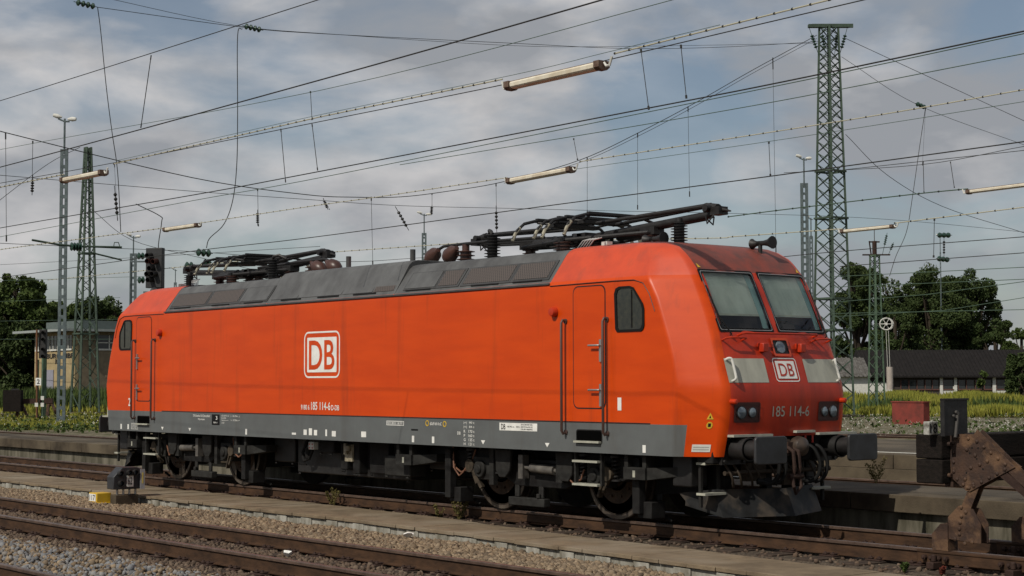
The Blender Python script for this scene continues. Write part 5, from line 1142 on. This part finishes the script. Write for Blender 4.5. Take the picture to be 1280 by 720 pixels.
wire('pale clipped cable leaving the large lamp to the upper right', [(768, 67), (1036, 0), (1120, -22)], -3.0, .013, WIREL, clips=.26, group='clipped lamp cables', name='lamp_cable')
wire('dark support wire running under the large lamp string', [(0, 229), (145, 203), (400, 152), (633, 105), (768, 73), (1062, 4), (1150, -16)], -3.0, .009, drops=[(351, 161, 357, 228), (390, 155, 397, 213)])
wire('upper green wire over the large lamp string', [(145, 201), (388, 146), (640, 94), (756, 66), (900, 31)], -3.0, .005, WIREG)
wire('contact wire rising from the left edge to the upper right corner', [(-100, 304), (0, 285), (240, 244), (380, 218), (780, 141), (980, 102), (1280, 39), (1400, 14)], 0, .014, drops=[(801, 61, 811, 137), (851, 56, 858, 123), (388, 114, 390, 150)])
wire('second wire close under the contact wire to the upper right corner', [(-100, 314), (0, 296), (240, 251), (380, 226), (780, 146), (1060, 89), (1280, 42), (1400, 17)], 0, .009, WIREG)
wire('thin green carrier wire over the tall mast', [(500, 206), (633, 184), (780, 160), (980, 125), (1280, 67), (1400, 45)], 0, .008, WIREG)
wire('pale clipped cable at the far left, feeding the small rusty lamp', [(-60, 322), (0, 312), (60, 304), (205, 285)], 6.0, .017, WIREL, clips=.34, group='clipped lamp cables', name='lamp_cable')
wire('pale clipped cable between the small rusty lamp and the middle-sized lamp', [(249, 279), (380, 259), (480, 245), (634, 222)], 6.0, .014, WIREL, clips=.34, group='clipped lamp cables', name='lamp_cable')
wire('pale clipped cable from the middle-sized lamp past the tall mast', [(725, 202), (1060, 150), (1280, 112), (1400, 91)], 6.0, .014, WIREL, clips=.34, group='clipped lamp cables', name='lamp_cable', drops=[(717, 173, 722, 200)])
wire('thin wire under the clipped cable left of the tall mast', [(715, 212), (980, 174), (1280, 127), (1400, 107)], 6.0, .007, WIREG)
wire('contact wire running just over the front pantograph', [(-60, 355), (60, 339), (240, 314), (380, 298), (660, 260.5), (980, 218), (1280, 177), (1400, 161)], 6.0, .015, drops=[(961, 177, 963, 220)])
wire('thin wire pair right of the tall mast, upper', [(1057, 212), (1280, 188), (1400, 176)], 6.0, .008, drops=[])
wire('thin wire with loops reaching the right edge', [(980, 216), (1150, 206), (1280, 183), (1400, 163)], 8.0, .008, drops=[(1154, 202, 1155, 241), (1188, 202, 1193, 235)])
wire('pale clipped cable above the rear pantographs', [(60, 350), (416, 315), (603, 302)], 14.0, .018, WIREL, clips=.45, group='clipped lamp cables', name='lamp_cable')
wire('pale clipped cable behind the front pantograph toward the slender lamp', [(603, 302), (875, 298), (920, 295.5), (1053, 286)], 14.0, .018, WIREL, clips=.45, group='clipped lamp cables', name='lamp_cable')
wire('pale clipped cable from the slender lamp to the right edge', [(1118, 279), (1280, 259), (1400, 244)], 14.0, .018, WIREL, clips=.45, group='clipped lamp cables', name='lamp_cable', drops=[(1168, 273, 1167, 322)])
wire('greenish clipped cable feeding the lamp at the right edge', [(910, 271), (980, 262), (1140, 243), (1210, 236)], 9.0, .016, WIREG, clips=.45, group='clipped lamp cables', name='lamp_cable')
k_ = 0
for lab, pts, c in (('dark contact wire low across the right, above the short mast', [(905, 329), (1040, 315), (1280, 296), (1400, 287)], 20), ('dark wire crossing the short mast head', [(1050, 333), (1280, 316), (1400, 307)], 20), ('pale green wire across the right trees, upper', [(1040, 346), (1280, 334)], 26), ('pale green wire across the right trees, second', [(1040, 359), (1280, 349)], 26), ('pale green wire across the right trees, third', [(1040, 378), (1160, 368), (1280, 352)], 32), ('pale green wire across the right trees, fourth', [(1040, 392), (1280, 387)], 32), ('pale green wire low across the right trees', [(1040, 396), (1180, 388), (1280, 372)], 38),
                    ('thin far wire crossing the left trees at roof height of the signal box', [(-40, 424), (140, 424)], 30), ('thin far wire crossing the middle of the left trees', [(-40, 378), (150, 372)], 30), ('thin far wire crossing the left tree tops', [(-40, 352), (200, 345)], 30), ('thin far wire at the foot of the left trees', [(-40, 402), (150, 399)], 30), ('thin far wire over the left trees', [(-40, 333), (170, 322), (400, 308)], 24)):
    wire(lab, pts, c, .016 if c < 30 else .018, WIRE if c == 20 or c == 24 else WIREG)
XS = -38.0
HM_ = [(-60, 146), (0, 164), (240, 222), (380, 243), (445, 246.5), (502, 246), (560, 239), (630, 227), (725, 200), (800, 165), (870, 128), (940, 88), (1021, 44)]
wire('sagging headspan carrier from the left edge up to the tallest mast', HM_, XS, .026, ax=0, group='headspan wires', name='headspan_wire',
     drops=[(7, 166, 8, 302), (41, 176, 40, 238), (322, 236, 323, 283), (464, 246, 466, 331), (540, 242, 540, 268), (620, 229, 621, 296), (797, 166, 797, 262), (860, 133, 862, 246), (734, 197, 734, 280), (966, 72, 970, 318)])
wire('second strand of the sagging headspan carrier', [(630, 229), (725, 203), (800, 169), (870, 132), (940, 92), (1021, 48)], XS, .018, ax=0, group='headspan wires', name='headspan_wire')
wire('nearly level lower headspan wire over the locomotive roof', [(-60, 214), (0, 219), (240, 239), (380, 249), (500, 257), (640, 260.5), (780, 264), (838, 265), (1030, 270), (1145, 277), (1280, 290)], XS, .016, ax=0, group='headspan wires', name='headspan_wire', drops=[(143, 205, 147, 276), (404, 248, 412, 262)])
wire('lowest headspan wire behind the pantographs', [(-60, 300), (0, 304), (135, 310), (250, 315), (420, 327), (530, 322)], XS, .016, ax=0, group='headspan wires', name='headspan_wire')
wire('upper crossing wire with green insulators at the top left', [(122, 9), (303, 34), (400, 42), (640, 54), (780, 60.5), (900, 59), (1024, 52)], XS, .018, ax=0, group='headspan wires', name='headspan_wire')
wire('second upper crossing wire from the top edge', [(120, -6), (144, 0), (296, 32), (420, 43), (640, 57), (780, 58), (1024, 54)], XS, .014, ax=0, group='headspan wires', name='headspan_wire')
wire('stay wire from the tallest mast top down to the right edge', [(1057, 48), (1280, 151), (1360, 188)], XS, .022, ax=0, group='headspan wires', name='headspan_wire')
wire('lower stay wire with a green insulator, right of the tallest mast', [(1052, 71), (1147, 131), (1280, 181), (1360, 210)], XS, .018, ax=0, group='headspan wires', name='headspan_wire', drops=[(1157, 134, 1153, 207)])
wire('double stay from the middle of the tallest mast to the right edge', [(1057, 168), (1108, 218), (1178, 258), (1280, 291), (1360, 318)], XS, .022, ax=0, group='headspan wires', name='headspan_wire')
wire('steep stay wire from the left edge to the tapering mast', [(-20, 268), (0, 250), (60, 205), (100, 184)], XS-8, .018, ax=0, group='headspan wires', name='headspan_wire')
wire('slanting stay running down right of the tapering mast', [(115, 262), (165, 300), (250, 322), (330, 340)], XS, .014, ax=0, group='headspan wires', name='headspan_wire')
for lab, pts in (('long hanging cable curving down from the insulator near the top left', [(303, 36), (297, 45), (297, 140), (296, 205), (291, 250), (280, 280), (262, 298), (258, 310)]),
                 ('thin hanging cable curving down past the left lattice mast', [(122, 9), (126, 40), (133, 110), (140, 165), (147, 215), (151, 290)]),
                 ('hanging feeder cable curving beside the short green mast', [(1157, 134), (1150, 180), (1140, 250), (1133, 290), (1120, 320), (1112, 345)]),
                 ('looped jumper cable above the rear cab', [(170, 255), (200, 270), (202, 278), (198, 310), (205, 322)])):
    tag(MB().tube(smooth3(onl(pts, XS, 0)), .018, 6).build('jumper_cable', WIRE), lab, 'cable')
def insu(label, a, b_, c=XS, ax=0, r=.14, n=3):
    q = MB(); A, B = on(*a, ax, c), on(*b_, ax, c); ins_string(q, A, B, r, n, .1, .9); tag(q.build('insulator', GREENI), label, 'insulator', 'green insulators in the wires')
insu('green insulator at the very top, left of the others', (92, 2), (122, 9), r=.13, n=4)
insu('green insulator hung under the top edge, right of the long hanging cable', (303, 32), (329, 38), r=.13, n=4)
insu('green insulator before the rear pantograph, right of the black signal', (243, 315), (266, 317), r=.16)
insu('green insulator just above the rear pantograph hinge', (230, 331.5), (243, 331.5), r=.14, n=2)
insu('small green insulator between the signal and the rear pantograph', (253, 328), (265, 328), r=.14, n=2)
insu('green insulator left of the black signal, upper', (170, 320), (182, 320), r=.14, n=2)
insu('green insulator left of the black signal, lower', (171, 350), (182, 350), r=.14, n=2)
insu('green insulator on the stay right of the tallest mast', (1144, 129), (1158, 135), r=.14)
insu('green insulator over the dark right trees', (1170, 294), (1190, 294), r=.16)
insu('green insulator before the top of the dark right trees', (1170, 323), (1188, 325), r=.16)
insu('green insulator beside the foot of the left lattice mast arm', (86, 308), (104, 309), r=.17, n=4)
for lab, a, b_ in (('vertical rod insulator hanging left of the rear cab', (143, 232), (147, 275)), ('short rod insulator hanging at the far left', (41, 219), (40, 244)), ('slanting rod insulator over the middle of the locomotive', (494, 258), (511, 288)), ('short rod insulator left of the slanting one', (404, 248), (410, 262)), ('rod insulator above the folded front pantograph tip', (620, 257), (621, 292)), ('rod insulator over the centre of the roof', (540, 256), (539, 269)), ('rod insulator over the front pantographs', (734, 262), (735, 279)), ('long rod insulator beneath the level headspan, left of centre', (322, 262), (322, 282)), ('rod insulator joining the two green insulators at the right', (1180, 296), (1180, 321))):
    q = MB(); ins_string(q, on(*a, 0, XS), on(*b_, 0, XS), .075, 5, .2, .85); tag(q.build('rod_insulator', SOOT), lab, 'insulator', 'rod insulators in the headspan')
# cantilever tube by the left masts
q = MB(); q.tube(onl([(40, 300), (75, 306), (98, 308), (152, 309)], XS, 0), .045, 6); q.tube(onl([(115, 316), (152, 325)], XS, 0), .035, 6); q.tube(onl([(150, 309), (148, 303), (143, 303), (142, 309)], XS, 0), .02, 6); tag(q.build('cantilever_arm', MG), 'green cantilever arm across the left lattice mast', 'arm')

# ------------------------------------------------------------ vegetation
def leaves(rg, cs, rs, n, size, squash=1.0):
    """n leaf-sized quads spread in a set of clumps: centres cs, radii rs"""
    k = rg.integers(0, len(cs), n); d = rg.normal(size=(n, 3)); d /= np.linalg.norm(d, axis=1, keepdims=True)
    rad = rg.uniform(.25, 1.0, n)**.5; P = cs[k]+d*rad[:, None]*rs[k][:, None]*np.array([1, 1, squash])
    a = rg.normal(size=(n, 3)); a /= np.linalg.norm(a, axis=1, keepdims=True); b = np.cross(a, rg.normal(size=(n, 3))); b /= np.linalg.norm(b, axis=1, keepdims=True)
    s = rg.uniform(.5, 1.3, (n, 1))*size
    V = np.stack([P-a*s-b*s*.55, P+a*s*.2-b*s*.7, P+a*s+b*s*.2, P-a*s*.1+b*s*.8], 1); return V.reshape(-1, 3)
def quads_mesh(name, V, m, parent=None, loc=(0, 0, 0)):
    n = len(V)//4; me = bpy.data.meshes.new(name); me.vertices.add(n*4); me.vertices.foreach_set('co', (V-np.array(loc)).astype(np.float32).ravel()); me.loops.add(n*4); me.loops.foreach_set('vertex_index', np.arange(n*4, dtype=np.int32)); me.polygons.add(n); me.polygons.foreach_set('loop_start', np.arange(0, n*4, 4, dtype=np.int32)); me.update(calc_edges=True); me.materials.append(m)
    o = bpy.data.objects.new(name, me); COL.objects.link(o)
    if parent is not None: o.parent = parent
    else: o.location = loc
    return o
def tree(label, u, vt, wpx, dep, m, seed, hb=.12, n=9000, size=.135, group='trees behind the yard', lob=26):
    rg = np.random.default_rng(seed); P = at(u, 480, dep); P.z = ZG; k_ = dep/FPX; H_ = at(u, vt, dep).z-ZG; W_ = wpx*k_/2
    t = thing('tree', label, 'tree', tuple(P), group)
    cs = []; rs = []
    for i in range(lob):
        z = rg.uniform(max(.10, hb), .88); prof_ = (.80+.20*min(1, z/.35)) if z < .5 else math.sqrt(max(.04, 1-((z-.5)/.52)**2)); a = rg.uniform(0, 2*math.pi); rr = W_*prof_*rg.uniform(.25, .86)
        cs.append((rr*math.cos(a), rr*math.sin(a), z*H_)); rs.append(W_*rg.uniform(.17, .34))
    big = len(cs)
    for i in range(lob*5):                                   # twig-end clumps round each limb
        j = rg.integers(0, big); d_ = rg.normal(size=3); d_ /= np.linalg.norm(d_); c_ = np.array(cs[j])+d_*rs[j]*rg.uniform(.55, 1.15); c_[2] = min(c_[2], H_*.97); cs.append(tuple(c_)); rs.append(W_*rg.uniform(.05, .12))
    cs.append((0, 0, H_*.88)); rs.append(H_*.08)
    cs = np.array(cs); rs = np.array(rs); n = int(n*2.3); V = np.concatenate([leaves(rg, cs[:big], rs[:big]*.9, n//2, size*1.1, .8), leaves(rg, cs[big:], rs[big:], n, size*.85, .9)]); V[:, 2] = np.maximum(V[:, 2], .2)
    q = MB(); q.tube([Vector((0, 0, -.3)), Vector((.1, 0, H_*.3)), Vector((-.1, .1, H_*.6)), Vector((0, 0, H_*.85))], .02*H_, 8)
    for i in range(0, lob, 2): q.tube([Vector((0, 0, cs[i][2]*.45)), Vector(cs[i])*.5+Vector((0, 0, cs[i][2]*.2)), Vector(cs[i])], .008*H_, 5)
    q.build('trunk', BARK, t, loc=(0, 0, 0)); quads_mesh('crown', V, m, t); return t
tree('big mid-green tree at the left edge, in front of the others', 18, 336, 118, 135, LEAFM, 11, n=26000, lob=60)
tree('dark low tree filling the gap under the big left tree', 24, 395, 110, 128, LEAFD, 12, n=12000, hb=.02)
tree('tree behind the tapering lattice mast', 98, 366, 120, 165, LEAFM, 13, n=22000, lob=44)
tree('tree rising behind the rear cab of the locomotive', 142, 368, 120, 160, LEAFD, 14, n=22000, lob=44)
tree('tree top just over the red roof of the rear cab', 205, 355, 90, 190, LEAFM, 15, n=8000)
tree('tree behind the signal box roof', 60, 385, 70, 150, LEAFD, 25, n=8000, hb=.02)
tree('dark tree left of the short green mast', 1072, 318, 100, 190, LEAFD, 16, n=24000, lob=40, hb=.05)
tree('broad dark tree right of the short green mast', 1163, 318, 160, 195, LEAFD, 17, n=34000, lob=46, hb=.05)
tree('rounded dark tree stepping down to the right', 1215, 334, 110, 200, LEAFD, 18, n=24000, lob=34, hb=.05)
tree('lower dark tree at the right end of the dark row', 1245, 392, 70, 190, LEAFD, 19, n=14000, hb=.05)
tree('low tree filling the space between the two dark trees', 1120, 376, 90, 185, LEAFD, 20, n=16000, hb=.02)
tree('lighter green tree far at the right edge', 1278, 405, 60, 230, LEAFM, 21, n=8000)
tree('dark bush-like tree in front of the long building at the right edge', 1278, 438, 46, 140, LEAFD, 22, n=9000, hb=.0, size=.2)
tree('small green sapling before the window band of the long building', 1228, 462, 14, 150, LEAFM, 23, n=1200, hb=.0, lob=10, size=.18)
# distant wood along the horizon
rg = np.random.default_rng(31); cs = []; rs = []
for i in range(260):
    u = rg.uniform(-500, 1900); d_ = rg.uniform(330, 460); p_ = at(u, 480, d_); cs.append((p_.x, p_.y, rg.uniform(1, 7))); rs.append(rg.uniform(4, 7))
tag(quads_mesh('distant_wood', leaves(rg, np.array(cs), np.array(rs), 50000, .9, .9), LEAFD), 'low distant wood along the horizon behind the yard', 'wood', kind='stuff')
# sunlit shrubs: yellow-green band at the right, green band at the left
def band(label, u0, u1, v0, v1, m, n, size, seed, hmax, name='shrubs', d0=None):
    rg = np.random.default_rng(seed); cs = []; rs = []
    for i in range(max(14, int((u1-u0)*.5))):
        u = rg.uniform(u0, u1); p_ = gp(u, rg.uniform(v0, v1), ZG); h_ = rg.uniform(.3, 1)*hmax; cs.append((p_.x, p_.y, ZG+h_*.5)); rs.append(h_*.62)
    V = leaves(rg, np.array(cs), np.array(rs), n, size, .9); V[:, 2] = np.maximum(V[:, 2], ZG-.05)
    return tag(quads_mesh(name, V, m), label, 'shrubs', kind='stuff')
def blades(rg, X, Y, H, wd, lean=.35):
    n = len(X); a = rg.uniform(0, 2*np.pi, n); b = rg.uniform(0, 2*np.pi, n); w_ = wd*rg.uniform(.5, 1.2, n)
    B = np.stack([X, Y, np.full(n, ZG-.05)], -1); d = np.stack([np.cos(a)*w_, np.sin(a)*w_, 0*a], -1); T = B+np.stack([np.cos(b)*H*lean*rg.uniform(0, 1, n), np.sin(b)*H*lean*rg.uniform(0, 1, n), H], -1); Mi = B*.45+T*.55+np.stack([0*a, 0*a, H*.05], -1)
    return np.stack([B-d*.4, Mi-d, T, Mi+d], 1).reshape(-1, 3)
def grass(label, u0, u1, v0, v1, m, n, wd, seed, h0, h1, name='grass', patch=.0):
    rg = np.random.default_rng(seed); P = [gp(rg.uniform(u0, u1), rg.uniform(v0, v1), ZG) for _ in range(n)]
    X = np.array([p_.x for p_ in P]); Y = np.array([p_.y for p_ in P])
    f = .5+.5*np.sin(X*.21+seed)*np.sin(Y*.27+seed*1.7)*.6+.25*np.sin(X*.9+Y*.7); keep = (rg.uniform(0, 1, n) > patch) | (f > .55); X = X[keep]; Y = Y[keep]; f = f[keep]
    H = (h0+(h1-h0)*np.clip(f+rg.normal(0, .22, len(X)), 0, 1.2)); return tag(quads_mesh(name, blades(rg, X, Y, H, wd), m), label, 'grass', kind='stuff')
grass('tall yellow-green weeds before the long building', 1035, 1340, 500, 514, LEAFY, 60000, .055, 41, .35, 1.05, patch=.25)
grass('lower yellow-green grass in front of the taller weeds', 1035, 1340, 508, 521, LEAFY, 34000, .04, 42, .12, .6, patch=.55)
grass('darker green stalks mixed in the yellow-green weeds', 1040, 1340, 503, 518, LEAFM, 9000, .05, 43, .3, 1.0, patch=.6)
grass('bright green grass and stalks under the big left tree', -60, 150, 504, 516, LEAFM, 26000, .06, 44, .5, 1.5)
grass('yellow-green grass under the big left tree', -60, 150, 506, 518, LEAFY, 9000, .05, 46, .2, .7, patch=.8)
grass('yellow-green grass around the foot of the left masts', -60, 160, 519, 537, LEAFY, 26000, .022, 45, .05, .28, patch=.75)
# low weeds and white flowers over the yard
def scat(label, m, n, u0, u1, v0, v1, size, seed, h_, name='weeds'):
    rg = np.random.default_rng(seed); P = []
    dens = rg.normal(size=(60, 2))
    while len(P) < n:
        u = rg.uniform(u0, u1); v = rg.uniform(v0, v1); p_ = gp(u, v, ZG)
        if p_.y < 14.6 and -8 < p_.x < 22: continue
        if p_.y < 4.7: continue
        if math.sin(p_.x*.35+seed)*math.sin(p_.y*.5+seed*2)+rg.uniform(-.5, .9) < .1: continue
        P.append((p_.x, p_.y, ZG+rg.uniform(.02, h_)))
    P = np.array(P); V = leaves(rg, P, np.full(len(P), .06), len(P)*4, size); return tag(quads_mesh(name, V, m), label, 'weeds', kind='stuff')
scat('short green weeds in the ballast behind the platforms, right', LEAFM, 500, 1030, 1300, 519, 546, .055, 51, .18)
scat('short green weeds in the ballast behind the platform, left', LEAFM, 900, -20, 145, 521, 541, .055, 52, .22)
scat('small white flowers scattered in the right ballast', FLOW, 330, 1030, 1300, 520, 547, .020, 53, .22, 'flowers')
scat('small white flowers scattered in the left ballast', FLOW, 330, -20, 145, 520, 539, .022, 54, .25, 'flowers')
scat('pale stones lying in the yard ballast', CONCL, 700, 1030, 1300, 518, 548, .024, 55, .06, 'stones')
def plant(label, u, v, z, h_, n, m, seed):
    rg = np.random.default_rng(seed); p_ = on(u, v, 2, z)
    if z < -.1: p_ = on(u, v, 1, -.98 if u < 700 else -1.35); p_.z = -.21
    t = thing('weed', label, 'plant', tuple(p_), 'weeds along the track')
    q = MB(); cs = []
    for i in range(7):
        a = rg.uniform(0, 6.28); tip = Vector((h_*.35*math.cos(a), h_*.35*math.sin(a), h_*rg.uniform(.5, 1))); q.tube([Vector((0, 0, -.02)), tip*.5+Vector((0, 0, h_*.08)), tip], .004, 4); cs += [tip*f for f in (.3, .45, .6, .75, .88, 1)]
    q.build('stem', LEAFW, t, loc=(0, 0, 0)); cs = np.array([c_[:] for c_ in cs]); quads_mesh('foliage', leaves(rg, cs, np.full(len(cs), h_*.10), n, .014), m, t)
for lab, u, v, z, h_, n, m, sd_ in (('dry brownish weed by the rail under the middle of the locomotive', 416, 619, -.17, .30, 500, LEAFW, 61), ('small dry weed left of a taller one, by the rail', 549, 637, -.17, .22, 350, LEAFW, 62), ('taller dry weed beside the dark sand pipe', 573, 636, -.17, .38, 550, LEAFW, 63), ('low green weed by the rail near the buffer stop', 1130, 697, -.2, .12, 400, LEAFM, 64), ('reddish low weed under the fish plates', 1176, 703, -.2, .12, 350, mat('reddish_leaf', (.12, .03, .02), .8), 65), ('green weed growing against the red metal box', 1146, 530, ZG, .8, 600, LEAFM, 66), ('weed with a yellow bloom on the far platform edge', 1095, 604, .33, .42, 500, LEAFW, 67), ('low weed at the platform foot behind the locomotive, left', 148, 582, -.2, .12, 300, LEAFY, 68)):
    plant(lab, u, v, z, h_, n, m, sd_)
